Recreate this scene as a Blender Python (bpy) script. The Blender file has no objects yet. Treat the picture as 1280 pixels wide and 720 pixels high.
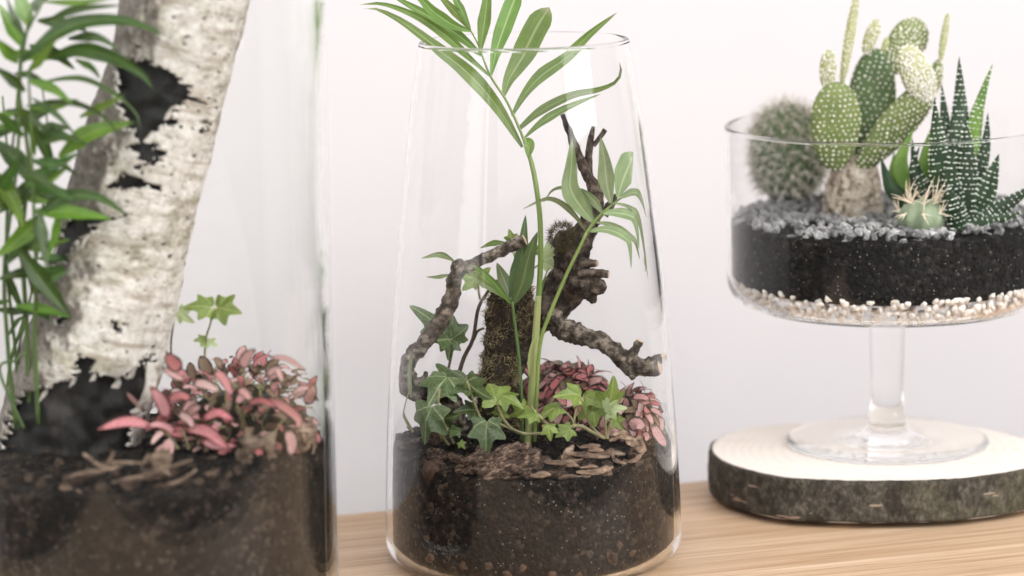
import bpy, bmesh, math, random
import numpy as np
from mathutils import Vector, Matrix, noise as mnoise

SC = bpy.context.scene
COL = SC.collection
rng = np.random.default_rng(7)
random.seed(7)

# ------------------------------------------------------------------ camera
FPX = 3300.0                       # focal length in photo pixels (1280 wide)
PITCH = math.atan(587.0 / 3300.0)
ROLL = math.radians(1.2)
CAM_H = 0.491
F_ = np.array([0, math.cos(PITCH), -math.sin(PITCH)])
R0 = np.array([1.0, 0, 0]); U0 = np.array([0, math.sin(PITCH), math.cos(PITCH)])
R_ = R0 * math.cos(ROLL) - U0 * math.sin(ROLL)
U_ = U0 * math.cos(ROLL) + R0 * math.sin(ROLL)
C_ = np.array([0, 0, CAM_H])

cam_d = bpy.data.cameras.new('camera')
cam_d.sensor_width = 36.0
cam_d.lens = FPX / 1280.0 * 36.0
cam_d.clip_start = 0.05; cam_d.clip_end = 60.0
cam_d.dof.use_dof = True
cam_d.dof.focus_distance = 1.74
cam_d.dof.aperture_fstop = 3.6
cam = bpy.data.objects.new('camera', cam_d); COL.objects.link(cam)
cam.matrix_world = Matrix(((R_[0], U_[0], -F_[0], C_[0]), (R_[1], U_[1], -F_[1], C_[1]),
                           (R_[2], U_[2], -F_[2], C_[2]), (0, 0, 0, 1)))
SC.camera = cam

# ------------------------------------------------------------------ world and lamps
world = bpy.data.worlds.new('World'); SC.world = world; world.use_nodes = True
bg = world.node_tree.nodes['Background']
bg.inputs[0].default_value = (1.0, 0.985, 0.985, 1); bg.inputs[1].default_value = 0.12

def area(name, loc, target, sx, sy, power, col):
    d = bpy.data.lights.new(name, 'AREA'); d.shape = 'RECTANGLE'; d.size = sx; d.size_y = sy
    d.energy = power; d.color = col
    o = bpy.data.objects.new(name, d); COL.objects.link(o); o.location = loc
    o.rotation_euler = (Vector(target) - Vector(loc)).to_track_quat('-Z', 'Y').to_euler()
    return o
area('window_light', (2.0, 0.50, 1.35), (0.05, 1.75, 0.15), 1.5, 1.8, 70.0, (1.0, 0.985, 0.985))
area('side_window_light', (-1.75, 0.45, 1.0), (0.0, 1.75, 0.2), 1.4, 1.7, 27.0, (1.0, 0.985, 0.985))
area('front_fill_light', (0.35, -1.3, 1.50), (0.1, 1.9, 0.3), 4.4, 2.0, 42.0, (1.0, 0.985, 0.99))  # added fill behind the camera to brighten the lower wall, no window seen there
area('ceiling_light', (0.25, 0.25, 2.35), (0.15, 1.75, 0.1), 3.4, 2.2, 54.0, (1.0, 0.985, 0.99))

SC.view_settings.view_transform = 'Standard'
SC.view_settings.look = 'None'
SC.view_settings.exposure = 0.02
SC.view_settings.gamma = 1.0
SC.view_settings.use_curve_mapping = False
SC.render.engine = 'CYCLES'
cy = SC.cycles
cy.max_bounces = 32; cy.transmission_bounces = 32; cy.glossy_bounces = 24; cy.diffuse_bounces = 6
cy.transparent_max_bounces = 16
cy.sample_clamp_indirect = 12.0
cy.caustics_refractive = True; cy.caustics_reflective = True
cy.use_denoising = True
cy.blur_glossy = 0.0

# ------------------------------------------------------------------ pixel helpers (a pixel gives a direction)
def ray(x, y): return F_ + R_ * ((x - 640) / FPX) + U_ * ((360 - y) / FPX)
def on_z(x, y, z=0.0):
    d = ray(x, y); return C_ + d * ((z - CAM_H) / d[2])
def at_y(x, y, Y):
    d = ray(x, y); return C_ + d * (Y / d[1])
def proj(P):
    v = np.asarray(P, float) - C_; Z = v @ F_
    return np.stack([640 + FPX * (v @ R_) / Z, 360 - FPX * (v @ U_) / Z], -1), Z
def px_m(P): return float(((np.asarray(P) - C_) @ F_) / FPX)     # metres per photo pixel at P
def nz(v): v = np.asarray(v, float); return v / (np.linalg.norm(v, axis=-1, keepdims=True) + 1e-12)

JAR = on_z(667.5, 692)                 # middle jar, centre of base on the table
JL = on_z(190, 780)                    # left jar
SLICE_T = 0.035
FOOT = on_z(1108.5, 552, SLICE_T)      # foot of the bowl on the wood slice

# ------------------------------------------------------------------ mesh / object helpers
def setp(o, label=None, cat=None, group=None, kind=None):
    if label: o['label'] = label
    if cat: o['category'] = cat
    if group: o['group'] = group
    if kind: o['kind'] = kind
    return o

def thing(name, label, cat, loc, group=None):
    o = bpy.data.objects.new(name, None); COL.objects.link(o); o.location = Vector(loc)
    o.empty_display_size = 0.01
    return setp(o, label, cat, group)

def world_loc(o):
    v = np.zeros(3)
    while o is not None:
        v = v + np.array(o.location); o = o.parent
    return v

def make_mesh(name, V, Fs, mat, smooth=True, uv=None):
    me = bpy.data.meshes.new(name)
    me.from_pydata(np.asarray(V, float).tolist(), [], [tuple(int(i) for i in f) for f in Fs])
    if uv is not None:
        l = me.uv_layers.new(name='UVMap')
        li = np.empty(len(me.loops), dtype=np.int32); me.loops.foreach_get('vertex_index', li)
        l.data.foreach_set('uv', np.asarray(uv, float)[li].astype(np.float32).ravel())
    me.polygons.foreach_set('use_smooth', [smooth] * len(me.polygons))
    if mat is not None: me.materials.append(mat)
    me.update()
    return me

def O(name, V, Fs, mat, parent=None, smooth=True, uv=None, org=None):
    """one mesh object; V in world coordinates"""
    V = np.asarray(V, float)
    base = np.asarray(org, float) if org is not None else np.array([V[:, 0].mean(), V[:, 1].mean(), V[:, 2].min()])
    me = make_mesh(name, V - base, Fs, mat, smooth, uv)
    o = bpy.data.objects.new(name, me); COL.objects.link(o)
    if parent is not None:
        o.parent = parent; o.location = Vector(base - world_loc(parent))
    else:
        o.location = Vector(base)
    return o

def place(name, me, parent, M):
    """linked copy of shared mesh data with world matrix M"""
    o = bpy.data.objects.new(name, me); COL.objects.link(o)
    if parent is not None:
        o.parent = parent
        o.matrix_basis = Matrix.Translation(-Vector(world_loc(parent))) @ M
    else:
        o.matrix_basis = M
    return o

class MB:
    def __init__(s): s.V = []; s.F = []; s.U = []; s.n = 0
    def add(s, V, F, uv=None):
        V = np.asarray(V, float); s.V.append(V)
        s.F += [tuple(int(i) + s.n for i in f) for f in F]
        s.U.append(np.zeros((len(V), 2)) if uv is None else uv); s.n += len(V)
    def build(s, name, mat, parent=None, smooth=True, org=None):
        return O(name, np.concatenate(s.V), s.F, mat, parent, smooth, np.concatenate(s.U), org)

def catmull(P, n):
    P = np.asarray(P, float)
    if len(P) == 2: return P[0] + (P[1] - P[0]) * np.linspace(0, 1, n)[:, None]
    Q = np.vstack([2 * P[0] - P[1], P, 2 * P[-1] - P[-2]])
    d = np.r_[0, np.cumsum(np.linalg.norm(np.diff(P[:, :3], axis=0), axis=1))]
    out = []
    for s in np.linspace(0, d[-1], n):
        i = min(max(np.searchsorted(d, s, 'right') - 1, 0), len(P) - 2)
        t = (s - d[i]) / max(d[i + 1] - d[i], 1e-9)
        a, b, c, e = Q[i], Q[i + 1], Q[i + 2], Q[i + 3]
        out.append(0.5 * ((2 * b) + (-a + c) * t + (2 * a - 5 * b + 4 * c - e) * t * t + (-a + 3 * b - 3 * c + e) * t ** 3))
    return np.array(out)

def nse(V, scale, seed=0.0, octv=3):
    o = Vector((seed * 3.17, seed * 1.31, -seed * 2.7))
    return np.array([mnoise.fractal(Vector(v) * scale + o, 0.9, 2.1, octv) for v in np.asarray(V)])

def frames(P):
    T = nz(np.gradient(P, axis=0))
    n = np.cross(T[0], [0.3, -0.9, 0.31]); n = n / np.linalg.norm(n)
    N = []
    for t in T:
        n = n - t * (n @ t); n = n / np.linalg.norm(n); N.append(n)
    N = np.array(N); return T, N, np.cross(T, N)

def tube(P, rad, n=10, steps=24, rough=0.0, rscale=200.0, seed=0, cap=True, flat=1.0, oct_=3):
    """tapered tube along control points; rad per control point"""
    P = np.asarray(P, float); rad = np.asarray(rad, float)
    Q = catmull(np.c_[P, rad], steps); C = Q[:, :3]; r = np.maximum(Q[:, 3], 1e-5)
    T, N, B = frames(C)
    a = np.linspace(0, 2 * math.pi, n, endpoint=False)
    D = np.cos(a)[None, :, None] * N[:, None, :] + flat * np.sin(a)[None, :, None] * B[:, None, :]
    V = (C[:, None, :] + D * r[:, None, None]).reshape(-1, 3)
    if rough > 0:
        k = nse(V, rscale, seed, oct_).reshape(steps, n)
        V = (C[:, None, :] + D * (r[:, None] * (1 + rough * k))[:, :, None]).reshape(-1, 3)
    Fs = [(i * n + j, i * n + (j + 1) % n, (i + 1) * n + (j + 1) % n, (i + 1) * n + j) for i in range(steps - 1) for j in range(n)]
    uv = np.stack(np.broadcast_arrays(np.linspace(0, 1, n, endpoint=False)[None, :], np.linspace(0, 1, steps)[:, None]), -1).reshape(-1, 2)
    if cap:
        for i, rev in ((0, True), (steps - 1, False)):
            c = len(V); V = np.vstack([V, C[i:i + 1] + T[i] * (r[i] * 0.15 * (1 if i else -1))]); uv = np.vstack([uv, [[0.5, float(i > 0)]]])
            for j in range(n):
                q = (i * n + j, i * n + (j + 1) % n, c); Fs.append(q[::-1] if rev else q)
    return V, Fs, uv

def lathe(prof, center, n=128, closed=False):
    prof = np.asarray(prof, float); a = np.linspace(0, 2 * math.pi, n, endpoint=False)
    V = np.stack([prof[:, 0, None] * np.cos(a), prof[:, 0, None] * np.sin(a), np.repeat(prof[:, 1, None], n, 1)], -1).reshape(-1, 3) + np.asarray(center)
    Fs = []
    for i in range(len(prof) - 1):
        for j in range(n):
            k = (j + 1) % n
            Fs.append((i * n + j, i * n + k, (i + 1) * n + k, (i + 1) * n + j))
    return V, Fs

def toward(P):   # direction from P to where a viewer looks at the shelf from (front and above)
    return nz(np.array([0.0, -1.0, 0.30]))

def leaf_blade(C, w, N0, roll=0.0, roll1=None, nu=7, nv=18, fold=0.18, prof='lance', wav=0.0):
    """blade surface along points C (already 3D control points); w = full max width"""
    Q = catmull(C, nv); T = nz(np.gradient(Q, axis=0))
    v = np.linspace(0, 1, nv)
    if prof == 'lance':  W = (0.16 + 0.84 * np.clip(v / 0.38, 0, 1) ** 0.8) * np.clip((1 - v) / 0.62, 0, 1) ** 0.72
    elif prof == 'broad': W = (0.12 + 0.88 * np.clip(v / 0.5, 0, 1) ** 0.9) * np.clip((1 - v) / 0.16, 0, 1) ** 0.6
    elif prof == 'strap': W = (0.35 + 0.65 * np.clip(v / 0.25, 0, 1)) * np.clip((1 - v) / 0.55, 0, 1) ** 0.6
    else: W = np.sin(np.pi * np.clip(v * 0.97 + 0.015, 0, 1) ** 0.85) ** 0.75      # oval
    r1 = roll if roll1 is None else roll1
    V = []; u = np.linspace(-1, 1, nu)
    for i in range(nv):
        t = T[i]; n = N0 - t * (N0 @ t)
        if np.linalg.norm(n) < 1e-3: n = np.array([0, 0, 1.0]) - t * t[2]
        n = nz(n); s = np.cross(t, n); a = roll + (r1 - roll) * v[i]
        s2 = s * math.cos(a) + n * math.sin(a); n2 = np.cross(s2, t)
        h = 0.5 * w * W[i]
        wv = wav * w * np.sin(v[i] * 19 + u * 2.0)
        V.append(Q[i] + np.outer(u * h, s2) + np.outer(np.abs(u) * h * fold * -1 + wv * 0.12 * np.abs(u), -n2))
    V = np.concatenate(V)
    Fs = [(i * nu + j, i * nu + j + 1, (i + 1) * nu + j + 1, (i + 1) * nu + j) for i in range(nv - 1) for j in range(nu - 1)]
    uv = np.stack(np.broadcast_arrays((u[None, :] + 1) / 2, v[:, None]), -1).reshape(-1, 2)
    return V, Fs, uv

def hull(pts):
    bm = bmesh.new()
    for p in pts: bm.verts.new(p)
    r = bmesh.ops.convex_hull(bm, input=bm.verts)
    bmesh.ops.delete(bm, geom=[g for g in r['geom_interior'] if isinstance(g, bmesh.types.BMVert)], context='VERTS')
    bm.verts.index_update()
    V = np.array([v.co[:] for v in bm.verts]); Fs = [[v.index for v in f.verts] for f in bm.faces]
    bm.free(); return V, Fs

def ico(sub):
    bm = bmesh.new(); bmesh.ops.create_icosphere(bm, subdivisions=sub, radius=1.0)
    V = np.array([v.co[:] for v in bm.verts]); Fs = [[v.index for v in f.verts] for f in bm.faces]
    bm.free(); return V, Fs
ICO1 = ico(1); ICO2 = ico(2); ICO3 = ico(3)

def rand_rot():
    q = rng.normal(size=4); q /= np.linalg.norm(q)
    from mathutils import Quaternion
    return Quaternion(q).to_matrix().to_4x4()

def fib(n):
    i = np.arange(n) + 0.5; ph = np.arccos(1 - 2 * i / n); th = math.pi * (1 + 5 ** 0.5) * i
    return np.stack([np.cos(th) * np.sin(ph), np.sin(th) * np.sin(ph), np.cos(ph)], -1)

# ------------------------------------------------------------------ material helpers
class NT:
    def __init__(s, name, disp=False):
        s.m = bpy.data.materials.new(name); s.m.use_nodes = True
        s.t = s.m.node_tree; s.n = s.t.nodes; s.l = s.t.links
        s.bsdf = s.n['Principled BSDF']; s.out = s.n['Material Output']
    def add(s, typ, **kw):
        n = s.n.new(typ)
        for k, v in kw.items(): setattr(n, k, v)
        return n
    def link(s, a, b): s.l.new(a, b)
    def coord(s, which='Object', scale=(1, 1, 1), rot=(0, 0, 0)):
        t = s.add('ShaderNodeTexCoord'); m = s.add('ShaderNodeMapping')
        m.inputs['Scale'].default_value = scale; m.inputs['Rotation'].default_value = rot
        s.link(t.outputs[which], m.inputs['Vector']); return m.outputs['Vector']
    def noise(s, vec, scale, detail=4.0, rough=0.6, dist=0.0):
        n = s.add('ShaderNodeTexNoise'); n.inputs['Scale'].default_value = scale
        n.inputs['Detail'].default_value = detail; n.inputs['Roughness'].default_value = rough
        n.inputs['Distortion'].default_value = dist
        if vec is not None: s.link(vec, n.inputs['Vector'])
        return n.outputs['Fac']
    def voro(s, vec, scale, feature='F1'):
        n = s.add('ShaderNodeTexVoronoi'); n.feature = feature; n.inputs['Scale'].default_value = scale
        s.link(vec, n.inputs['Vector']); return n
    def ramp(s, fac, stops, interp='LINEAR'):
        r = s.add('ShaderNodeValToRGB'); r.color_ramp.interpolation = interp
        e = r.color_ramp.elements
        while len(e) < len(stops): e.new(0.5)
        for k, (p, c) in zip(e, stops):
            k.position = p; k.color = (c, c, c, 1) if isinstance(c, (int, float)) else (*c, 1)
        s.link(fac, r.inputs['Fac']); return r.outputs['Color']
    def mix(s, fac, a, b, mode='MIX'):
        m = s.add('ShaderNodeMix', data_type='RGBA', blend_type=mode)
        for sock, v in ((m.inputs[0], fac), (m.inputs[6], a), (m.inputs[7], b)):
            if isinstance(v, (int, float)): sock.default_value = v
            elif isinstance(v, tuple): sock.default_value = (*v, 1)
            else: s.link(v, sock)
        return m.outputs[2]
    def math(s, op, a, b=0.0, c=0.0):
        m = s.add('ShaderNodeMath', operation=op)
        for i, v in enumerate((a, b, c)):
            if isinstance(v, (int, float)): m.inputs[i].default_value = v
            else: s.link(v, m.inputs[i])
        return m.outputs[0]
    def bump(s, h, strength=0.5, dist=0.001):
        b = s.add('ShaderNodeBump'); b.inputs['Strength'].default_value = strength; b.inputs['Distance'].default_value = dist
        s.link(h, b.inputs['Height']); s.link(b.outputs['Normal'], s.bsdf.inputs['Normal']); return b.outputs['Normal']
    def set(s, col=None, rough=0.6, spec=0.4, **kw):
        if col is not None:
            if isinstance(col, tuple): s.bsdf.inputs['Base Color'].default_value = (*col, 1)
            else: s.link(col, s.bsdf.inputs['Base Color'])
        if isinstance(rough, (int, float)): s.bsdf.inputs['Roughness'].default_value = rough
        else: s.link(rough, s.bsdf.inputs['Roughness'])
        s.bsdf.inputs['Specular IOR Level'].default_value = spec
        return s
    def translucent(s, col, fac):
        t = s.add('ShaderNodeBsdfTranslucent'); m = s.add('ShaderNodeMixShader'); m.inputs[0].default_value = fac
        if isinstance(col, tuple): t.inputs[0].default_value = (*col, 1)
        else: s.link(col, t.inputs[0])
        s.link(s.bsdf.outputs[0], m.inputs[1]); s.link(t.outputs[0], m.inputs[2]); s.link(m.outputs[0], s.out.inputs['Surface'])

def leaf_mat(name, base, dark, rib, rough=0.42, trans=0.3, stripes=26.0, tip=None):
    s = NT(name); tc = s.add('ShaderNodeTexCoord'); sx = s.add('ShaderNodeSeparateXYZ'); s.link(tc.outputs['UV'], sx.inputs[0])
    u = sx.outputs[0]; v = sx.outputs[1]
    oi = s.add('ShaderNodeObjectInfo')
    mp = s.add('ShaderNodeMapping'); mp.inputs['Scale'].default_value = (stripes, 1.6, 1); s.link(tc.outputs['UV'], mp.inputs[0])
    ad = s.add('ShaderNodeVectorMath', operation='ADD'); s.link(mp.outputs[0], ad.inputs[0])
    cb = s.add('ShaderNodeCombineXYZ'); s.link(s.math('MULTIPLY', oi.outputs['Random'], 40.0), cb.inputs[1]); s.link(cb.outputs[0], ad.inputs[1])
    st = s.noise(ad.outputs[0], 1.0, 3.0, 0.6)
    big = s.noise(s.coord('Object'), 60.0, 3.0)
    c = s.mix(s.ramp(st, [(0.32, 0.0), (0.68, 1.0)]), dark, base)
    c = s.mix(s.ramp(big, [(0.35, 0.0), (0.7, 0.55)]), c, tuple(min(1, x * 1.35) for x in base))
    du = s.math('ABSOLUTE', s.math('SUBTRACT', u, 0.5))
    mid = s.ramp(du, [(0.0, 1.0), (0.03, 0.55), (0.07, 0.0)])
    c = s.mix(mid, c, rib)
    if tip is not None: c = s.mix(s.ramp(v, [(0.9, 0.0), (1.0, 0.8)]), c, tip)
    hsv = s.add('ShaderNodeHueSaturation'); s.link(c, hsv.inputs['Color'])
    s.link(s.math('ADD', 0.485, s.math('MULTIPLY', oi.outputs['Random'], 0.03)), hsv.inputs['Hue'])
    s.link(s.math('ADD', 0.75, s.math('MULTIPLY', oi.outputs['Random'], 0.5)), hsv.inputs['Value'])
    c = hsv.outputs['Color']
    s.set(c, rough, 0.45); s.bump(st, 0.25, 0.0006)
    s.translucent(c, trans)
    return s.m

def ivy_mat(name, base, dark, vein, trans=0.3):
    s = NT(name); tc = s.add('ShaderNodeTexCoord'); sx = s.add('ShaderNodeSeparateXYZ'); s.link(tc.outputs['UV'], sx.inputs[0])
    x = sx.outputs[0]; y = sx.outputs[1]; tot = None
    for ang in IVY_ANG:
        ca, sa = math.cos(ang), math.sin(ang)
        d = s.math('ABSOLUTE', s.math('SUBTRACT', s.math('MULTIPLY', x, sa), s.math('MULTIPLY', y, ca)))
        fw = s.math('ADD', s.math('MULTIPLY', x, ca), s.math('MULTIPLY', y, sa))
        k = s.math('MULTIPLY', s.ramp(d, [(0.0, 1.0), (0.012, 0.7), (0.03, 0.0)]), s.ramp(fw, [(0.0, 0.0), (0.02, 1.0)]))
        tot = k if tot is None else s.math('MAXIMUM', tot, k)
    vec = s.add('ShaderNodeMapping'); s.link(tc.outputs['UV'], vec.inputs[0])
    net = s.voro(vec.outputs[0], 9.0, 'DISTANCE_TO_EDGE')
    fine = s.ramp(net.outputs['Distance'], [(0.0, 0.45), (0.06, 0.0)])
    oi = s.add('ShaderNodeObjectInfo')
    n = s.noise(s.coord('Object'), 90.0, 4.0)
    c = s.mix(s.ramp(n, [(0.35, 0.0), (0.65, 1.0)]), dark, base)
    c = s.mix(fine, c, vein); c = s.mix(s.math('MULTIPLY', tot, 0.85), c, vein)
    hsv = s.add('ShaderNodeHueSaturation'); s.link(c, hsv.inputs['Color'])
    s.link(s.math('ADD', 0.8, s.math('MULTIPLY', oi.outputs['Random'], 0.4)), hsv.inputs['Value'])
    c = hsv.outputs['Color']
    s.set(c, 0.38, 0.5); s.bump(s.math('ADD', s.math('MULTIPLY', tot, -1.0), n), 0.3, 0.0006)
    s.translucent(c, trans); return s.m

def fit_mat(name, pink, edge, pale):
    s = NT(name); tc = s.add('ShaderNodeTexCoord'); sx = s.add('ShaderNodeSeparateXYZ'); s.link(tc.outputs['UV'], sx.inputs[0])
    du = s.math('ABSOLUTE', s.math('SUBTRACT', sx.outputs[0], 0.5))
    oi = s.add('ShaderNodeObjectInfo')
    v = s.math('ABSOLUTE', s.math('SUBTRACT', sx.outputs[1], 0.5))
    e = s.math('MAXIMUM', du, s.math('MULTIPLY', v, 0.98))
    nn = s.noise(s.coord('UV', (4, 7, 1)), 1.6, 3.0)
    e = s.math('ADD', e, s.math('MULTIPLY', s.math('SUBTRACT', nn, 0.5), 0.28))
    net = s.voro(s.coord('UV', (5, 7, 1)), 1.4, 'DISTANCE_TO_EDGE')
    c = s.mix(s.ramp(net.outputs['Distance'], [(0.0, 0.75), (0.12, 0.0)]), pink, pale)
    c = s.mix(s.ramp(oi.outputs['Random'], [(0.2, 0.0), (1.0, 0.75)]), c, pale)
    c = s.mix(s.ramp(e, [(0.33, 0.0), (0.41, 1.0)]), c, edge)
    c = s.mix(s.ramp(du, [(0.0, 0.5), (0.05, 0.0)]), c, pale)
    s.set(c, 0.45, 0.4); s.bump(net.outputs['Distance'], 0.4, 0.0005); s.translucent(c, 0.22); return s.m

IVY_ANG = [0.0, math.radians(58), -math.radians(58), math.radians(118), -math.radians(118)]

def glass_mat(name, col, ior=1.27):
    s = NT(name); s.n.remove(s.bsdf)
    g = s.add('ShaderNodeBsdfGlass'); g.inputs['Color'].default_value = (*col, 1); g.inputs['Roughness'].default_value = 0.0; g.inputs['IOR'].default_value = ior
    s.link(g.outputs[0], s.out.inputs['Surface']); return s.m
M_GLASS = glass_mat('clear_glass', (0.998, 1.0, 0.999)); M_GLASSG = glass_mat('thick_greenish_glass', (0.994, 0.999, 0.996), 1.33)

def m_wall():
    s = NT('white_plaster'); v = s.coord('Object')
    n = s.noise(v, 5.0, 4); f = s.noise(v, 260.0, 3)
    s.set(s.mix(n, (0.655, 0.622, 0.626), (0.69, 0.657, 0.661)), 0.9, 0.15); s.bump(f, 0.12, 0.001); return s.m
def m_oak():
    s = NT('oak_wood'); v = s.coord('Object', (1.4, 26.0, 1.0)); v2 = s.coord('Object', (6.0, 420.0, 1.0)); v3 = s.coord('Object', (3.0, 110.0, 1.0))
    a = s.noise(v, 2.2, 5, 0.6, 0.6); b = s.noise(v2, 1.0, 3, 0.6); c3 = s.noise(v3, 1.0, 4, 0.6, 0.5)
    c = s.ramp(a, [(0.28, (0.48, 0.325, 0.205)), (0.5, (0.58, 0.41, 0.27)), (0.72, (0.68, 0.505, 0.355))])
    c = s.mix(s.ramp(c3, [(0.42, 0.55), (0.56, 0.0)]), c, (0.40, 0.245, 0.135))
    c = s.mix(s.ramp(b, [(0.36, 0.6), (0.46, 0.0)]), c, (0.33, 0.195, 0.105))
    s.set(c, 0.5, 0.3); s.bump(b, 0.2, 0.0006); return s.m
def m_soil(name, c0, c1, c2, speck):
    s = NT(name); v = s.coord('Object')
    a = s.noise(v, 130.0, 6, 0.75); b = s.noise(v, 22.0, 3); f = s.noise(v, 700.0, 3, 0.7)
    cr = s.voro(v, 330.0); cr2 = s.voro(v, 640.0)
    c = s.ramp(a, [(0.32, c0), (0.52, c1), (0.72, c2)])
    hs = s.add('ShaderNodeSeparateColor'); s.link(cr.outputs['Color'], hs.inputs[0])
    c = s.mix(1.0, c, s.ramp(hs.outputs[0], [(0.0, 0.35), (0.6, 0.9), (0.9, 1.0), (1.0, 1.0)]), 'MULTIPLY')
    c = s.mix(s.ramp(hs.outputs[1], [(0.86, 0.0), (0.95, 0.8)]), c, c2)
    c = s.mix(s.ramp(b, [(0.4, 0.7), (0.65, 0.0)]), c, c0)
    h2 = s.add('ShaderNodeSeparateColor'); s.link(cr2.outputs['Color'], h2.inputs[0])
    sp = s.math('MULTIPLY', s.ramp(cr2.outputs['Distance'], [(0.22, 1.0), (0.34, 0.0)]), s.ramp(h2.outputs[0], [(0.945, 0.0), (0.96, 0.75)]))
    c = s.mix(sp, c, speck)
    s.set(c, 0.85, 0.25); s.bump(s.math('ADD', s.math('MULTIPLY', cr.outputs['Distance'], -1.2), s.math('ADD', f, a)), 1.0, 0.0022); return s.m
def m_simple(name, stops, scale=60.0, rough=0.7, spec=0.3, bs=0.5, bd=0.001, stretch=(1, 1, 1), bscale=None, rnd=0.0):
    s = NT(name); v = s.coord('Object', stretch); a = s.noise(v, scale, 5, 0.65)
    c = s.ramp(a, stops)
    if rnd:
        oi = s.add('ShaderNodeObjectInfo'); h = s.add('ShaderNodeHueSaturation'); s.link(c, h.inputs['Color'])
        s.link(s.math('ADD', 1 - rnd, s.math('MULTIPLY', oi.outputs['Random'], 2 * rnd)), h.inputs['Value']); c = h.outputs['Color']
    s.set(c, rough, spec); s.bump(s.noise(v, bscale or scale * 2.5, 5, 0.7), bs, bd); return s.m
def m_birch():
    s = NT('birch_bark')
    lent = s.noise(s.coord('UV', (34.0, 95.0, 1)), 1.0, 3, 0.55); streak = s.noise(s.coord('UV', (5, 44, 1)), 1.0, 5, 0.7)
    ov = s.coord('Object'); blot = s.noise(s.coord('Object', (0.7, 0.7, 1.3)), 30.0, 6, 0.72); fine = s.noise(ov, 170.0, 5, 0.75); gb = s.noise(ov, 30.0, 4, 0.6)
    c = s.ramp(fine, [(0.26, (0.27, 0.235, 0.20)), (0.45, (0.62, 0.575, 0.52)), (0.72, (0.86, 0.83, 0.79))])
    c = s.mix(s.ramp(streak, [(0.38, 0.85), (0.50, 0.0)]), c, (0.36, 0.30, 0.24))
    c = s.mix(s.ramp(blot, [(0.50, 0.0), (0.62, 0.8)]), c, s.ramp(fine, [(0.3, (0.16, 0.14, 0.085)), (0.7, (0.48, 0.44, 0.32))]))
    # older grey bark and painted-in shade on the side turned away from the window
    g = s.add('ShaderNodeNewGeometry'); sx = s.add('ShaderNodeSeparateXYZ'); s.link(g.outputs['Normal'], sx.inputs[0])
    old_shade = s.math('ADD', s.math('MULTIPLY', sx.outputs[0], -1.0), s.math('MULTIPLY', s.math('SUBTRACT', gb, 0.5), 1.5))
    c = s.mix(s.ramp(old_shade, [(0.28, 0.0), (0.5, 0.9)]), c, s.ramp(fine, [(0.3, (0.06, 0.05, 0.042)), (0.55, (0.17, 0.145, 0.125)), (0.8, (0.42, 0.37, 0.32))]))
    c = s.mix(s.ramp(lent, [(0.32, 1.0), (0.37, 0.0)]), c, (0.06, 0.048, 0.04))
    s.set(c, 0.75, 0.25); s.bump(s.math('ADD', fine, s.math('MULTIPLY', lent, 0.8)), 0.5, 0.0016); return s.m
def m_slice_top():
    s = NT('pale_cut_wood'); v = s.coord('Object')
    ln = s.add('ShaderNodeVectorMath', operation='LENGTH'); s.link(v, ln.inputs[0])
    w = s.math('SINE', s.math('MULTIPLY', s.math('ADD', ln.outputs['Value'], s.math('MULTIPLY', s.noise(v, 18.0, 2), 0.02)), 900.0))
    n = s.noise(v, 40.0, 4)
    c = s.mix(s.math('MULTIPLY', s.math('ADD', w, 1.0), 0.17), (0.86, 0.79, 0.72), (0.70, 0.60, 0.51))
    c = s.mix(s.math('MULTIPLY', n, 0.5), c, (0.87, 0.80, 0.73)); st = s.noise(s.coord('Object', (1, 5, 1), (0, 0, 0.4)), 14.0, 4, 0.6); c = s.mix(s.ramp(st, [(0.55, 0.0), (0.72, 0.35)]), c, (0.66, 0.55, 0.46))
    s.set(c, 0.7, 0.2); s.bump(n, 0.2, 0.0005); return s.m
def m_slice_bark():
    s = NT('slice_bark'); ov = s.coord('Object'); v = s.coord('Object', (1, 1, 0.6)); a = s.noise(v, 300.0, 6, 0.75); b = s.noise(ov, 30.0, 4, 0.6); d = s.noise(ov, 90.0, 4, 0.6)
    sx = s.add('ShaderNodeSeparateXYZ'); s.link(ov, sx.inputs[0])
    c = s.ramp(a, [(0.3, (0.026, 0.023, 0.018)), (0.5, (0.08, 0.07, 0.055)), (0.72, (0.21, 0.185, 0.15))])
    c = s.mix(s.ramp(d, [(0.35, 0.7), (0.55, 0.0)]), c, (0.025, 0.021, 0.017))
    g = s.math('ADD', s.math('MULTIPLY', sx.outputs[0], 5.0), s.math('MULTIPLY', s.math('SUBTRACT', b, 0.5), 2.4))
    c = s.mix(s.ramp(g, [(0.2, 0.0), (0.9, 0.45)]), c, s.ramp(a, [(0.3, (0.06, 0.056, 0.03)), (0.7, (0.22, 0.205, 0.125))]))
    sc = s.noise(s.coord('Object', (1, 1, 5.0)), 42.0, 2, 0.4)
    c = s.mix(s.ramp(sc, [(0.705, 0.0), (0.72, 0.8)]), c, (0.42, 0.31, 0.24))
    s.set(c, 0.85, 0.2); s.bump(s.math('ADD', a, b), 0.9, 0.0025); return s.m

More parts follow.
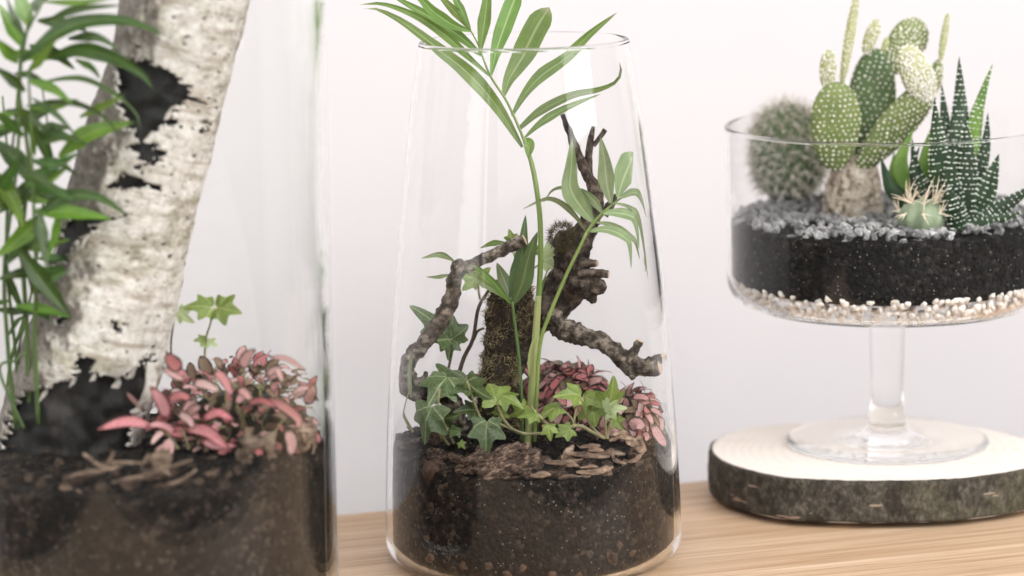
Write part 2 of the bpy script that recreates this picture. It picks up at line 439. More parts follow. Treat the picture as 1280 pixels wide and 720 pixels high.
M_WALL = m_wall(); M_OAK = m_oak()
M_SOIL = m_soil('brown_soil', (0.004, 0.003, 0.0024), (0.020, 0.0138, 0.0098), (0.10, 0.072, 0.052), (0.42, 0.35, 0.29))
M_BSOIL = m_soil('black_soil', (0.006, 0.006, 0.006), (0.020, 0.018, 0.017), (0.065, 0.057, 0.052), (0.55, 0.50, 0.46))
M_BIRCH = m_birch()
M_CORE = m_simple('charred_wood', [(0.35, (0.002, 0.002, 0.002)), (0.55, (0.012, 0.010, 0.009)), (0.75, (0.05, 0.04, 0.034))], 70.0, 0.6, 0.4, 0.7, 0.002, (1, 1, 0.15))
M_CHIP = m_simple('bark_chip', [(0.36, (0.012, 0.008, 0.006)), (0.5, (0.075, 0.048, 0.035)), (0.66, (0.28, 0.20, 0.15))], 3.4, 0.8, 0.25, 1.0, 0.0016, (0.8, 2.2, 2.2), rnd=0.45)
M_TAN = m_simple('dry_strip', [(0.34, (0.045, 0.03, 0.021)), (0.5, (0.19, 0.13, 0.092)), (0.7, (0.42, 0.32, 0.24))], 240.0, 0.7, 0.3, 0.7, 0.001, (0.25, 1, 1), rnd=0.3)
M_CLAY = m_simple('clay_stone', [(0.3, (0.04, 0.025, 0.018)), (0.7, (0.17, 0.105, 0.075))], 2.6, 0.85, 0.2, 0.8, 0.001, rnd=0.35)
M_TWIG = m_simple('twig_bark', [(0.36, (0.020, 0.015, 0.012)), (0.5, (0.095, 0.075, 0.058)), (0.68, (0.34, 0.285, 0.23))], 170.0, 0.85, 0.25, 1.0, 0.0022, bscale=300.0)
M_ROOT = m_simple('root_bark', [(0.36, (0.014, 0.010, 0.009)), (0.5, (0.065, 0.047, 0.037)), (0.70, (0.25, 0.195, 0.155))], 140.0, 0.85, 0.25, 1.0, 0.003, bscale=240.0)
M_CUT = m_simple('cut_wood', [(0.3, (0.40, 0.28, 0.19)), (0.7, (0.60, 0.47, 0.35))], 300.0, 0.75, 0.2, 0.4, 0.0006)
M_STUMP = m_simple('stump_bark', [(0.3, (0.010, 0.007, 0.006)), (0.7, (0.055, 0.037, 0.028))], 90.0, 0.9, 0.2, 1.0, 0.003, (1, 1, 0.3))
M_MOSS = m_simple('dry_moss', [(0.3, (0.10, 0.078, 0.035)), (0.5, (0.20, 0.155, 0.075)), (0.72, (0.40, 0.32, 0.18))], 140.0, 0.85, 0.2, 0.2)
M_GMOSS = m_simple('olive_moss', [(0.3, (0.045, 0.04, 0.018)), (0.7, (0.16, 0.135, 0.065))], 140.0, 0.85, 0.2, 0.2)
M_PALM = leaf_mat('palm_leaf', (0.165, 0.255, 0.06), (0.085, 0.16, 0.028), (0.33, 0.42, 0.18), 0.36, 0.36, tip=(0.40, 0.36, 0.24))
M_PALMP = leaf_mat('palm_leaf_soft', (0.235, 0.29, 0.145), (0.14, 0.195, 0.078), (0.40, 0.46, 0.27), 0.25, 0.28)
M_PALMD = leaf_mat('palm_leaf_dark', (0.05, 0.105, 0.012), (0.022, 0.055, 0.007), (0.11, 0.18, 0.035), 0.30, 0.28)
M_PALMG = leaf_mat('palm_leaf_grey', (0.075, 0.115, 0.04), (0.038, 0.068, 0.02), (0.15, 0.20, 0.085), 0.30, 0.2)
M_PALMB = leaf_mat('palm_leaf_bright', (0.14, 0.25, 0.022), (0.075, 0.165, 0.013), (0.24, 0.35, 0.07), 0.36, 0.42)
M_STEM = m_simple('green_stem', [(0.3, (0.11, 0.18, 0.035)), (0.7, (0.24, 0.31, 0.085))], 60.0, 0.45, 0.4, 0.2, 0.0004, (1, 1, 0.1))
M_STEMP = m_simple('pale_stem', [(0.3, (0.22, 0.26, 0.085)), (0.7, (0.42, 0.43, 0.19))], 60.0, 0.45, 0.4, 0.2, 0.0004, (1, 1, 0.1))
M_STEMD = m_simple('dark_stem', [(0.3, (0.04, 0.085, 0.02)), (0.7, (0.11, 0.17, 0.045))], 60.0, 0.45, 0.4, 0.2, 0.0004, (1, 1, 0.1))
M_VINE = m_simple('vine_stem', [(0.3, (0.15, 0.14, 0.06)), (0.7, (0.36, 0.33, 0.18))], 90.0, 0.6, 0.3, 0.3, 0.0005)
M_VINEB = m_simple('brown_vine', [(0.3, (0.055, 0.04, 0.03)), (0.7, (0.15, 0.115, 0.085))], 200.0, 0.7, 0.3, 0.6, 0.0006)
M_IVY = ivy_mat('ivy_leaf', (0.075, 0.115, 0.036), (0.038, 0.07, 0.019), (0.24, 0.29, 0.14), 0.2)
M_IVYL = ivy_mat('young_ivy_leaf', (0.23, 0.31, 0.065), (0.14, 0.215, 0.035), (0.40, 0.45, 0.17), 0.34)
M_IVYP = ivy_mat('pale_ivy_leaf', (0.46, 0.55, 0.30), (0.36, 0.46, 0.20), (0.60, 0.64, 0.42), 0.4)
M_FIT = fit_mat('pink_leaf', (0.40, 0.095, 0.10), (0.030, 0.022, 0.014), (0.56, 0.27, 0.26))
M_FITP = fit_mat('pale_pink_leaf', (0.46, 0.20, 0.195), (0.055, 0.042, 0.026), (0.66, 0.45, 0.42))
M_FITH = fit_mat('hot_pink_leaf', (0.60, 0.155, 0.175), (0.22, 0.06, 0.06), (0.76, 0.43, 0.43))
M_FITO = fit_mat('olive_leaf', (0.12, 0.08, 0.045), (0.045, 0.036, 0.018), (0.30, 0.20, 0.14))
M_GRAVEL = m_simple('grey_gravel', [(0.3, (0.12, 0.118, 0.116)), (0.52, (0.31, 0.305, 0.30)), (0.75, (0.58, 0.57, 0.56))], 2.2, 0.8, 0.3, 0.6, 0.001, rnd=0.55)
M_PEB = m_simple('white_pebble', [(0.3, (0.74, 0.67, 0.60)), (0.7, (0.90, 0.86, 0.81))], 2.2, 0.75, 0.3, 0.4, 0.0008, rnd=0.16)
M_CACT = m_simple('cactus_skin', [(0.3, (0.095, 0.135, 0.04)), (0.7, (0.185, 0.225, 0.075))], 60.0, 0.55, 0.3, 0.2, 0.0006, rnd=0.15)
M_CACTD = m_simple('dark_cactus_skin', [(0.3, (0.055, 0.10, 0.04)), (0.7, (0.11, 0.165, 0.06))], 60.0, 0.55, 0.3, 0.2, 0.0006)
M_CACTY = m_simple('young_cactus_skin', [(0.3, (0.26, 0.30, 0.10)), (0.7, (0.42, 0.44, 0.18))], 60.0, 0.55, 0.3, 0.2, 0.0006)
M_AREO = m_simple('areole_wool', [(0.3, (0.66, 0.62, 0.50)), (0.7, (0.86, 0.83, 0.74))], 300.0, 0.9, 0.1, 0.1)
M_AREOW = m_simple('white_bristle', [(0.3, (0.76, 0.72, 0.66)), (0.7, (0.88, 0.85, 0.80))], 300.0, 0.9, 0.1, 0.1)
M_CORK = m_simple('cork_trunk', [(0.34, (0.11, 0.08, 0.06)), (0.47, (0.60, 0.50, 0.39)), (0.68, (0.86, 0.79, 0.68))], 120.0, 0.9, 0.15, 1.0, 0.004, (1.4, 1.4, 0.7))
M_GLOBE = m_simple('globe_cactus_skin', [(0.3, (0.055, 0.085, 0.038)), (0.7, (0.12, 0.16, 0.08))], 60.0, 0.7, 0.2, 0.3)
M_SPINE = m_simple('globe_spines', [(0.3, (0.52, 0.48, 0.41)), (0.7, (0.78, 0.74, 0.66))], 120.0, 0.8, 0.2, 0.0)
M_SPINEC = m_simple('cream_spines', [(0.3, (0.66, 0.52, 0.38)), (0.7, (0.84, 0.74, 0.58))], 60.0, 0.6, 0.2, 0.0)
M_BLUEG = m_simple('blue_green_skin', [(0.3, (0.19, 0.25, 0.15)), (0.7, (0.33, 0.39, 0.26))], 90.0, 0.55, 0.3, 0.2)
M_HAW = m_simple('zebra_leaf_skin', [(0.3, (0.010, 0.026, 0.012)), (0.7, (0.03, 0.062, 0.022))], 50.0, 0.45, 0.4, 0.15, rnd=0.2)
M_HAWG = m_simple('green_zebra_skin', [(0.3, (0.06, 0.14, 0.02)), (0.7, (0.16, 0.27, 0.045))], 50.0, 0.45, 0.4, 0.15)
M_TUB = m_simple('white_tubercle', [(0.3, (0.60, 0.64, 0.56)), (0.7, (0.80, 0.82, 0.75))], 60.0, 0.7, 0.2, 0.0)
M_STOP = m_slice_top(); M_SBARK = m_slice_bark()

# ================================================================== SETTING: wall and table
E1 = on_z(427, 643); E2 = on_z(886, 600)
WD = nz(E2 - E1); WN = np.array([WD[1], -WD[0], 0.0])          # along the wall, and out of it
ANG = math.atan2(WD[1], WD[0])
RZ = Matrix.Rotation(ANG, 4, 'Z')
def sheet(name, w, h, mat, kind='structure', n=1):
    V = [(-w / 2, 0, 0), (w / 2, 0, 0), (w / 2, 0, h), (-w / 2, 0, h)]
    return V
wc = (E1 + E2) / 2 - WN * 0.34
me = make_mesh('wall', [(-3, 0, -0.9), (3, 0, -0.9), (3, 0, 2.6), (-3, 0, 2.6), (-3, 0.1, -0.9), (3, 0.1, -0.9), (3, 0.1, 2.6), (-3, 0.1, 2.6)],
               [(0, 1, 2, 3), (5, 4, 7, 6), (3, 2, 6, 7), (1, 0, 4, 5), (0, 3, 7, 4), (2, 1, 5, 6)], M_WALL, False)
wall = bpy.data.objects.new('wall', me); COL.objects.link(wall); wall.matrix_world = Matrix.Translation(Vector(wc)) @ RZ
setp(wall, 'plain white plaster wall behind the glass vessels', 'wall', kind='structure')

tw = thing('table', 'light oak table top the glass vessels and wood slice stand on', 'table', (E1 + E2) / 2 + np.array([0, 0, -0.03]))
tw['kind'] = 'structure'; tw.matrix_world = Matrix.Translation(Vector((E1 + E2) / 2 + np.array([0, 0, -0.03]))) @ RZ
depth, tl = 1.0, 1.5
def board(pts, nm):
    bm = bmesh.new(); lo = [bm.verts.new((x, y, 0.0)) for x, y in pts]; hi = [bm.verts.new((x, y, 0.03)) for x, y in pts]; n = len(pts)
    bm.faces.new(hi); bm.faces.new(lo[::-1])
    for i in range(n): bm.faces.new((lo[i], lo[(i + 1) % n], hi[(i + 1) % n], hi[i]))
    bmesh.ops.bevel(bm, geom=bm.edges[:], offset=0.0012, segments=2, affect='EDGES'); bmesh.ops.recalc_face_normals(bm, faces=bm.faces[:])
    m2 = bpy.data.meshes.new(nm); bm.to_mesh(m2); bm.free(); m2.materials.append(M_OAK)
    o = bpy.data.objects.new(nm, m2); COL.objects.link(o); o.parent = tw
board([(-0.62, -0.71), (0.9, -0.29), (0.9, 0.0), (-0.62, 0.0)], 'board')

# ================================================================== GLASS VESSELS
def interp_profile(tab):
    tab = np.array(tab, float)
    return lambda z: np.interp(z, tab[:, 0], tab[:, 1])

def smooth_profile(tab, z):
    q = catmull(np.array(tab, float), 240); return np.interp(z, q[:, 0], q[:, 1])

def vessel(root, tab, H, t_wall, t_base, rc, rc_in, gm=None):
    """tab: outer (z, r) from above the base corner to the rim. Returns inner radius function; three open surfaces of one closed solid."""
    c = np.array(root.location)
    R = lambda z: smooth_profile(tab, z)
    rb = R(rc)
    a = np.linspace(-math.pi / 2, 0, 12)
    outer_base = [(0.0005, 0.0015), (rb * 0.5, 0.0015), (rb - rc - 0.006, 0.0012), (rb - rc - 0.002, 0.0)] + [(rb - rc + rc * math.cos(x), rc + rc * math.sin(x)) for x in a]
    zs = np.linspace(rc, H - 0.0022, 60)
    outer = [(float(R(z)), float(z)) for z in zs]
    rt = float(R(H)); tw_ = t_wall
    hr = tw_ / 2; rim = [(rt, H - 0.0022)] + [(rt - hr + (hr + 0.0003) * math.cos(x), H - hr + (hr + 0.0002) * math.sin(x)) for x in np.linspace(0.0, math.pi, 16)] + [(rt - tw_, H - 0.0022)]
    tin = lambda z: tw_ + 0.0012 * max(0, 1 - z / 0.12)
    zi = np.linspace(H - 0.0022, t_base + rc_in, 60)
    inner = [(float(R(z)) - tin(z), float(z)) for z in zi]; inner[0] = rim[-1]
    ri = inner[-1][0]
    b = np.linspace(0, -math.pi / 2, 12)
    inner_base = [(ri - rc_in + rc_in * math.cos(x), t_base + rc_in + rc_in * math.sin(x)) for x in b] + [(ri * 0.5, t_base), (0.0005, t_base)]
    for nm, pr in (('base', outer_base), ('wall', outer), ('rim', rim), ('inner_wall', inner), ('inner_base', inner_base)):
        V, Fs = lathe(pr, c); O(nm, V, Fs, gm or M_GLASS, root, True, org=c)
    prof_in = inner_base[::-1] + inner[::-1][1:]
    pi_ = np.array(prof_in)
    return lambda z: np.interp(z, pi_[:, 1], pi_[:, 0])

# middle jar: silhouette half widths measured in the photograph
JH = 0.348
hw = [(640, 184.5), (600, 183.5), (513, 179.5), (404, 172.0), (292, 161.5), (158, 147.0), (110, 140.5), (50, 131.5)]
zz = np.linspace(0, JH, 400); pp, ZZ = proj(JAR + np.outer(zz, [0, 0, 1.0]))
tabM = [(0.0, 184.5 * ZZ[0] / FPX)] + [(float(np.interp(-y, -pp[:, 1], zz)), float(w * np.interp(-y, -pp[:, 1], ZZ) / FPX)) for y, w in hw]
tabM[-1] = (JH, tabM[-1][1])
jarM = thing('glass_jar', 'tapering clear glass jar in which the tall palm leaves rise above its rim', 'jar', JAR)
RIN_M = vessel(jarM, tabM, JH, 0.0030, 0.0035, 0.014, 0.013)
# left jar: straight tall cylinder
LH = 0.46
tabL = [(0.0, 0.1175), (0.1, 0.118), (0.25, 0.1195), (LH, 0.122)]
jarL = thing('glass_jar', 'tall straight clear glass cylinder jar holding the birch log', 'jar', JL)
RIN_L = vessel(jarL, tabL, LH, 0.0060, 0.005, 0.009, 0.009, M_GLASSG)

# footed bowl
BR = 203 * 1.905 / FPX
Z0 = 0.104; ZR = 0.2345
bowl = thing('footed_glass_bowl', 'clear glass bowl on a tall stem and round foot, planted with cacti', 'glass bowl', FOOT)
fr = 126.5 * px_m(FOOT)
def arc(cx, cz, r, a0, a1, n): return [(cx + r * math.cos(x), cz + r * math.sin(x)) for x in np.linspace(a0, a1, n)]
foot_p = [(0.0005, 0.0006), (fr * 0.6, 0.0006), (fr - 0.004, 0.0), (fr - 0.001, 0.0004), (fr, 0.0014), (fr - 0.001, 0.0026), (fr - 0.006, 0.0030), (fr * 0.6, 0.0036), (fr * 0.4, 0.0046), (0.019, 0.0075), (0.0155, 0.0100), (0.0135, 0.0125)]
stem_p = [(0.0135, 0.0125), (0.0134, 0.0140), (0.0139, 0.0165), (0.0139, 0.0195), (0.0130, 0.0225), (0.0118, 0.026), (0.0117, 0.045), (0.0123, 0.07), (0.0128, 0.090), (0.0134, 0.097), (0.0150, 0.1015), (0.020, Z0)]
rcB = 0.020
bowl_p = [(0.020, Z0), (BR * 0.5, Z0 - 0.0006), (BR - rcB - 0.006, Z0 + 0.0002)] + arc(BR - rcB - 0.001, Z0 + rcB, rcB, -math.pi / 2, 0, 14)[1:] + [(BR - 0.001 + 0.001 * k, Z0 + rcB + (ZR - Z0 - rcB - 0.002) * k) for k in np.linspace(0.05, 1, 30)]
rim_p = [bowl_p[-1]] + [(BR - 0.0014 + 0.0017 * math.cos(x), ZR - 0.0014 + 0.0016 * math.sin(x)) for x in np.linspace(0.0, math.pi, 16)] + [(BR - 0.0028, ZR - 0.002)]
rci = 0.017
binn_p = [rim_p[-1]] + [(BR - 0.0028 - 0.001 * (1 - k), Z0 + 0.004 + rci + (ZR - Z0 - 0.006 - rci) * k) for k in np.linspace(0.97, 0.0, 30)]
ri = binn_p[-1][0]
binn_p += arc(ri - rci, Z0 + 0.004 + rci, rci, 0, -math.pi / 2, 12)[1:] + [(BR * 0.5, Z0 + 0.004), (0.0005, Z0 + 0.004)]
for nm, pr in (('foot', foot_p), ('stem', stem_p), ('bowl', bowl_p), ('rim', rim_p), ('inner_wall', binn_p)):
    V, Fs = lathe(pr, FOOT, 160); O(nm, V, Fs, M_GLASS, bowl, True, org=FOOT)
_bi = np.array(binn_p)[::-1]
RIN_B = lambda z: np.interp(z, _bi[:, 1], _bi[:, 0])

def clampin(V, base, RIN, H, gap=0.002):
    """keep everything below the rim inside the glass"""
    V = np.array(V, float); d = V - base; r = np.hypot(d[:, 0], d[:, 1]); lim = RIN(np.clip(d[:, 2], 0.002, H)) - gap
    k = np.where((d[:, 2] < H + 0.004) & (r > lim), lim / np.maximum(r, 1e-6), 1.0)
    V[:, 0] = base[0] + d[:, 0] * k; V[:, 1] = base[1] + d[:, 1] * k; return V

# ================================================================== WOOD SLICE
op = [(885, 560), (889, 552), (895, 547), (920, 537), (942, 532), (972, 530.5), (1020, 526.5), (1080, 525), (1135, 525), (1185, 528), (1235, 536), (1280, 547), (1312, 558),
      (1322, 567), (1312, 577), (1280, 586), (1232, 594), (1180, 599), (1155, 600), (1110, 600.5), (1070, 601), (1020, 599), (987, 598), (935, 588), (900, 576)]
OP = np.array([on_z(x, y, SLICE_T) for x, y in op])
SC_ = np.array([OP[:, 0].mean() * 0.5 + (OP[:, 0].min() + OP[:, 0].max()) * 0.25, (OP[:, 1].min() + OP[:, 1].max()) / 2, 0.0])
NS = 220
th = np.arctan2(OP[:, 1] - SC_[1], OP[:, 0] - SC_[0]); rr = np.hypot(OP[:, 0] - SC_[0], OP[:, 1] - SC_[1])
o_ = np.argsort(th); th = th[o_]; rr = rr[o_]
TH = np.linspace(-math.pi, math.pi, NS, endpoint=False)
RR = np.interp(TH, np.r_[th - 2 * math.pi, th, th + 2 * math.pi], np.r_[rr, rr, rr])
RR = np.convolve(np.r_[RR[-6:], RR, RR[:6]], np.hanning(13) / np.hanning(13).sum(), 'valid')
sl = thing('wood_slice', 'round slice of tree trunk with pale cut top and dark bark under the footed bowl', 'wood slice', SC_)
def ringv(r, z): return np.stack([SC_[0] + r * np.cos(TH), SC_[1] + r * np.sin(TH), np.broadcast_to(z, TH.shape)], -1)
lay = [ringv(RR * k, SLICE_T) for k in (0.02, 0.3, 0.6, 0.85)] + [ringv(RR - 0.0030, SLICE_T), ringv(RR - 0.0030, 0.004), ringv(RR * 0.5, 0.004)]
V = np.concatenate(lay); Fs = [(i * NS + j, i * NS + (j + 1) % NS, (i + 1) * NS + (j + 1) % NS, (i + 1) * NS + j) for i in range(len(lay) - 1) for j in range(NS)]
O('cut_wood', V, [f[::-1] for f in Fs], M_STOP, sl, False, org=SC_ + [0, 0, 0.03])
lay = []
prof = [(-0.0032, SLICE_T - 0.0012), (-0.0022, SLICE_T - 0.0004), (-0.0008, SLICE_T - 0.0010)] + [(0.0008 * math.sin(3 * k), SLICE_T - 0.002 - 0.0275 * k) for k in np.linspace(0, 1, 16)] + [(-0.004, 0.0038), (-0.012, 0.0034)]
for dr, z in prof:
    P = ringv(RR + dr, z); n1 = nse(P * np.array([1, 1, 0.35]), 180.0, 2, 4); n2 = nse(P, 40.0, 5, 2)
    k = 1.0 if dr > -0.002 else 0.3
    P = ringv(RR + dr + k * (0.0009 * n1 + 0.0014 * n2), z + (0.0005 * n1 if z > 0.03 else 0.0012 * n2)); lay.append(P)
V = np.concatenate(lay); Fs = [(i * NS + j, i * NS + (j + 1) % NS, (i + 1) * NS + (j + 1) % NS, (i + 1) * NS + j) for i in range(len(lay) - 1) for j in range(NS)]
O('bark', V, [f[::-1] for f in Fs], M_SBARK, sl, True, org=SC_)
# three unseen high spots of the sawn underside carry it
for a in (0.4, 2.5, 4.6):
    V, Fs = lathe([(0.0005, 0.0), (0.02, 0.0), (0.024, 0.0045), (0.0005, 0.0045)], SC_ + np.array([0.06 * math.cos(a), 0.05 * math.sin(a), 0.0]), 14)
    O('underside_bump', V, Fs, M_SBARK, sl)

# ================================================================== SOIL
def soil(name, label, base, RIN, ztop, zbot, mat, bumps, amp, seed, gap=0.0007, n=150, lip=0.0):
    n = 260
    a = np.linspace(0, 2 * math.pi, n, endpoint=False); rings = []
    zt = lambda x, y: ztop + 0.0 * x + sum(h * np.exp(-(((x - bx) ** 2 + (y - by) ** 2) / s ** 2)) for bx, by, h, s in bumps)
    zs0 = np.linspace(0, 1, 46)
    r0 = RIN(zbot + 0.0005) - gap
    rings.append(np.stack([0.3 * r0 * np.cos(a), 0.3 * r0 * np.sin(a), np.full(n, zbot + gap)], -1))
    edge = np.array([zt(RIN(ztop) * math.cos(x), RIN(ztop) * math.sin(x)) for x in a])
    edge = edge + amp * 0.9 * nse(np.stack([np.cos(a), np.sin(a), 0 * a], -1), 4.0, seed, 4)
    for k in zs0:
        z = zbot + gap + (edge - zbot - gap) * k ** 1.4 if k > 0 else np.full(n, zbot + gap)
        r = RIN(z) - gap - lip * np.clip(1 - (z - zbot) / 0.007, 0, 1)
        Pn = np.stack([r * np.cos(a), r * np.sin(a), z + 0 * a], -1); r = r - 0.0016 * np.clip(nse(Pn, 85.0, seed + 2, 4) + 0.05, 0, 1)
        rings.append(np.stack([r * np.cos(a), r * np.sin(a), z], -1))
    for k in (0.985, 0.95, 0.9, 0.84, 0.77, 0.7, 0.62, 0.53, 0.44, 0.34, 0.22, 0.1, 0.01):
        r = (RIN(ztop) - gap) * k; x, y = r * np.cos(a), r * np.sin(a)
        z = zt(x, y); P = np.stack([x, y, z], -1); z = z + amp * nse(P, 55.0, seed, 4) * min(1, (1 - k) * 12 + .3)
        rings.append(np.stack([x, y, z], -1))
    V = np.concatenate(rings) + base
    Fs = [(i * n + j, i * n + (j + 1) % n, (i + 1) * n + (j + 1) % n, (i + 1) * n + j) for i in range(len(rings) - 1) for j in range(n)]
    o = O(name, V, Fs, mat, None, True, org=base + np.array([0, 0, zbot]))
    setp(o, label, 'soil', kind='stuff'); return zt

def z_of(base, x, y):       # height above the base's axis that projects to photo row y
    zz = np.linspace(0, 0.45, 900); p, _ = proj(base + np.outer(zz, [0, 0, 1.0])); return float(np.interp(-y, -p[:, 1], zz))
ZSM = z_of(JAR, 0, 560); ZSL = z_of(JL, 0, 566)
ZGB = z_of(FOOT, 0, 266)
ZTM = soil('potting_soil', 'dark brown soil filling the bottom of the tapering glass jar', JAR, RIN_M, ZSM, 0.0035, M_SOIL,
           [(-0.06, 0.01, 0.008, 0.05), (0.05, 0.02, 0.012, 0.05), (0.0, 0.04, 0.006, 0.05)], 0.006, 3)
ZTL = soil('potting_soil', 'dark brown soil filling the bottom of the tall cylinder jar', JL, RIN_L, ZSL, 0.005, M_SOIL,
           [(0.06, 0.02, 0.014, 0.05), (-0.08, 0.02, 0.008, 0.06)], 0.006, 9)
ZTB = soil('cactus_soil', 'black cactus soil between white pebbles and grey gravel in the footed bowl', FOOT, RIN_B, ZGB - 0.004, Z0 + 0.0165, M_BSOIL, [], 0.004, 15, lip=0.0048)

def ground_m(px, py):   # a point on the soil of the middle jar
    p = on_z(px, py, ZSM); d = p - JAR; return JAR + np.array([d[0], d[1], ZTM(d[0], d[1])])
def ground_l(px, py):
    p = on_z(px, py, ZSL); d = p - JL; return JL + np.array([d[0], d[1], ZTL(d[0], d[1])])

PM = lambda x, y, dy=0.0: at_y(x, y, JAR[1] + dy)
PL = lambda x, y, dy=0.0: at_y(x, y, JL[1] + dy)
PB = lambda x, y, dy=0.0: at_y(x, y, FOOT[1] + dy)

def poly(Pf, pts, dy0, dy1=None):
    dy1 = dy0 if dy1 is None else dy1; n = len(pts)
    return np.array([Pf(p[0], p[1], (p[2] if len(p) > 2 else dy0 + (dy1 - dy0) * i / max(n - 1, 1))) for i, p in enumerate(pts)])

class Plant:
    def __init__(s, name, label, cat, base, Pf, jb, RIN, H, group=None):
        s.root = thing(name, label, cat, base, group); s.Pf = Pf; s.jb = jb; s.RIN = RIN; s.H = H
    def fix(s, V): return clampin(V, s.jb, s.RIN, s.H)
    def leaf(s, pts, w, mat, dy0=0.0, dy1=None, roll=0.0, roll1=None, prof='lance', fold=0.2, name='leaflet', wav=0.0, nu=7, nv=18):
        C = poly(s.Pf, pts, dy0, dy1); wm = w * px_m(C[len(C) // 2])
        V, Fs, uv = leaf_blade(C, wm, toward(C[0]), roll, roll1, nu, nv, fold, prof, wav)
        return O(name, s.fix(V), Fs, mat, s.root, True, uv, org=s.fix(C[:1])[0])
    def stem(s, pts, w, mat, dy0=0.0, dy1=None, name='stem', n=8, steps=24, rough=0.0):
        C = poly(s.Pf, pts, dy0, dy1); k = px_m(C[0]) * 0.5
        w = np.interp(np.linspace(0, 1, len(C)), np.linspace(0, 1, len(np.atleast_1d(w))), np.atleast_1d(w))
        V, Fs, uv = tube(C, np.array(w) * k, n, steps, rough)
        return O(name, s.fix(V), Fs, mat, s.root, True, uv, org=C[0])
    def ivy(s, A, B, mat, dyA=0.0, dyB=0.0, roll=0.0, scale=1.0, droop=0.25, cup=0.15, name='leaf'):
        a = s.Pf(A[0], A[1], dyA); b = s.Pf(B[0], B[1], dyB); L = np.linalg.norm(b - a) * scale * (0.85 if s.root.name.startswith('ivy_plant') else 0.78 if s.root.name.startswith('ivy_sprig') else 1.0)
        d = nz(b - a); n = toward(a); n = nz(n - d * (n @ d)); y = np.cross(n, d)
        y2 = y * math.cos(roll) + n * math.sin(roll); n2 = np.cross(d, y2)
        V, Fs, uv = ivy_leaf(droop + rng.uniform(0, 0.35), cup + rng.uniform(-0.1, 0.25))
        W = a + L * (np.outer(V[:, 0], d) + np.outer(V[:, 1], y2) + np.outer(V[:, 2], n2))
        return O(name, s.fix(W), Fs, mat, s.root, True, uv, org=a)

def ivy_leaf(droop, cup):
    lob = [(0.0, 0.58, 0.36), (58, 0.40, 0.34), (-58, 0.40, 0.34), (118, 0.24, 0.36), (-118, 0.24, 0.36)]
    na, nr = 72, 7
    ph = np.linspace(-math.pi, math.pi, na, endpoint=False)
    cx = 0.20
    j = rng.normal(0, 0.13, 5)
    r = np.full(na, 0.36)
    for (a, l, sg), jj in zip(lob, j):
        d = (ph - math.radians(a) + math.pi) % (2 * math.pi) - math.pi
        r = np.maximum(r, 0) + (l * (1 + jj) - 0.02) * np.exp(-(np.abs(d) / sg) ** 1.5)
    back = np.abs(np.abs(ph) - math.pi); r = r * (1 - 0.55 * np.exp(-(back / 0.33) ** 2))
    r = r * (0.98 / (r[na // 2] + cx))
    V = [(cx, 0, 0)]
    for k in np.linspace(1 / nr, 1, nr):
        V += [(cx + k * r[i] * math.cos(ph[i]), k * r[i] * math.sin(ph[i]), 0) for i in range(na)]
    V = np.array(V); x, y = V[:, 0].copy(), V[:, 1].copy()
    rad2 = (x - cx) ** 2 + y ** 2
    ang = np.arctan2(y, x - cx)
    rip = 0.06 * np.sin(5 * ang + j[0] * 60) * np.sqrt(rad2) + 0.02 * np.sin(9 * ang + j[1] * 90) * rad2
    V[:, 2] = -droop * rad2 + cup * np.abs(y) ** 1.3 + rip
    Fs = [(0, 1 + i, 1 + (i + 1) % na) for i in range(na)]
    for k in range(nr - 1):
        Fs += [(1 + k * na + i, 1 + (k + 1) * na + i, 1 + (k + 1) * na + (i + 1) % na, 1 + k * na + (i + 1) % na) for i in range(na)]
    return V, Fs, np.stack([x, y], -1)

# ================================================================== LEFT JAR CONTENTS
# --- birch log
edges = [(-150, 186, 352), (-100, 175, 338), (-40, 160, 322), (0, 152, 312), (80, 137, 291), (120, 125, 280), (180, 103, 266), (240, 85, 250), (300, 70, 236), (360, 52, 225), (420, 35, 212), (480, 15, 196), (540, -5, 180), (600, -18, 168)]
cl = np.array([PL((a + b) / 2, y, 0.018) for y, a, b in edges]); cr = np.array([(b - a) / 2 * px_m(PL(0, y)) for y, a, b in edges])
birch = thing('birch_log', 'leaning birch log with white peeling bark and dark hollow patches in the cylinder jar', 'log', cl[-1])
V, Fs, uv = tube(cl, cr * 0.90, 60, 120, 0.12, 110.0, 4, True, 1.0, 5); O('wood_core', V, Fs, M_CORE, birch, True, uv, org=cl[-1])
NA, NSt = 230, 300
V, Fs, uv = tube(cl, cr, NA, NSt, 0.035, 55.0, 11, cap=False, oct_=4)
def inpoly(P, poly_):
    poly_ = np.array(poly_, float); x, y = P[:, 0], P[:, 1]; ins = np.zeros(len(P), bool); j = len(poly_) - 1
    for i in range(len(poly_)):
        xi, yi = poly_[i]; xj, yj = poly_[j]
        ins ^= ((yi > y) != (yj > y)) & (x < (xj - xi) * (y - yi) / (yj - yi + 1e-9) + xi); j = i
    return ins
holes = [
 [(150, 79), (183, 81), (217, 100), (233, 119), (267, 140), (233, 127), (217, 137), (221, 158), (200, 158), (184, 166), (195, 178), (212, 190), (185, 203), (178, 213), (171, 183), (154, 146), (150, 104)],
 [(130, 234), (160, 217), (178, 225), (207, 242), (175, 234), (150, 236)],
 [(85, 272), (160, 272), (128, 278), (108, 292), (90, 312), (75, 327), (56, 336), (58, 310), (75, 288)],
 [(24, 505), (48, 486), (76, 481), (93, 474), (94, 455), (112, 451), (115, 469), (134, 472), (148, 470), (165, 464), (174, 446), (185, 458), (184, 479), (176, 498), (164, 512), (160, 640), (-40, 640), (10, 545)],
 [(252, 150), (262, 152), (260, 168), (254, 168)], [(60, 388), (74, 392), (76, 404), (64, 406)], [(140, 404), (147, 406), (146, 418), (137, 416)]]
FC = np.array([V[list(f)].mean(0) for f in Fs]); cidx = np.array([f[0] // NA for f in Fs])
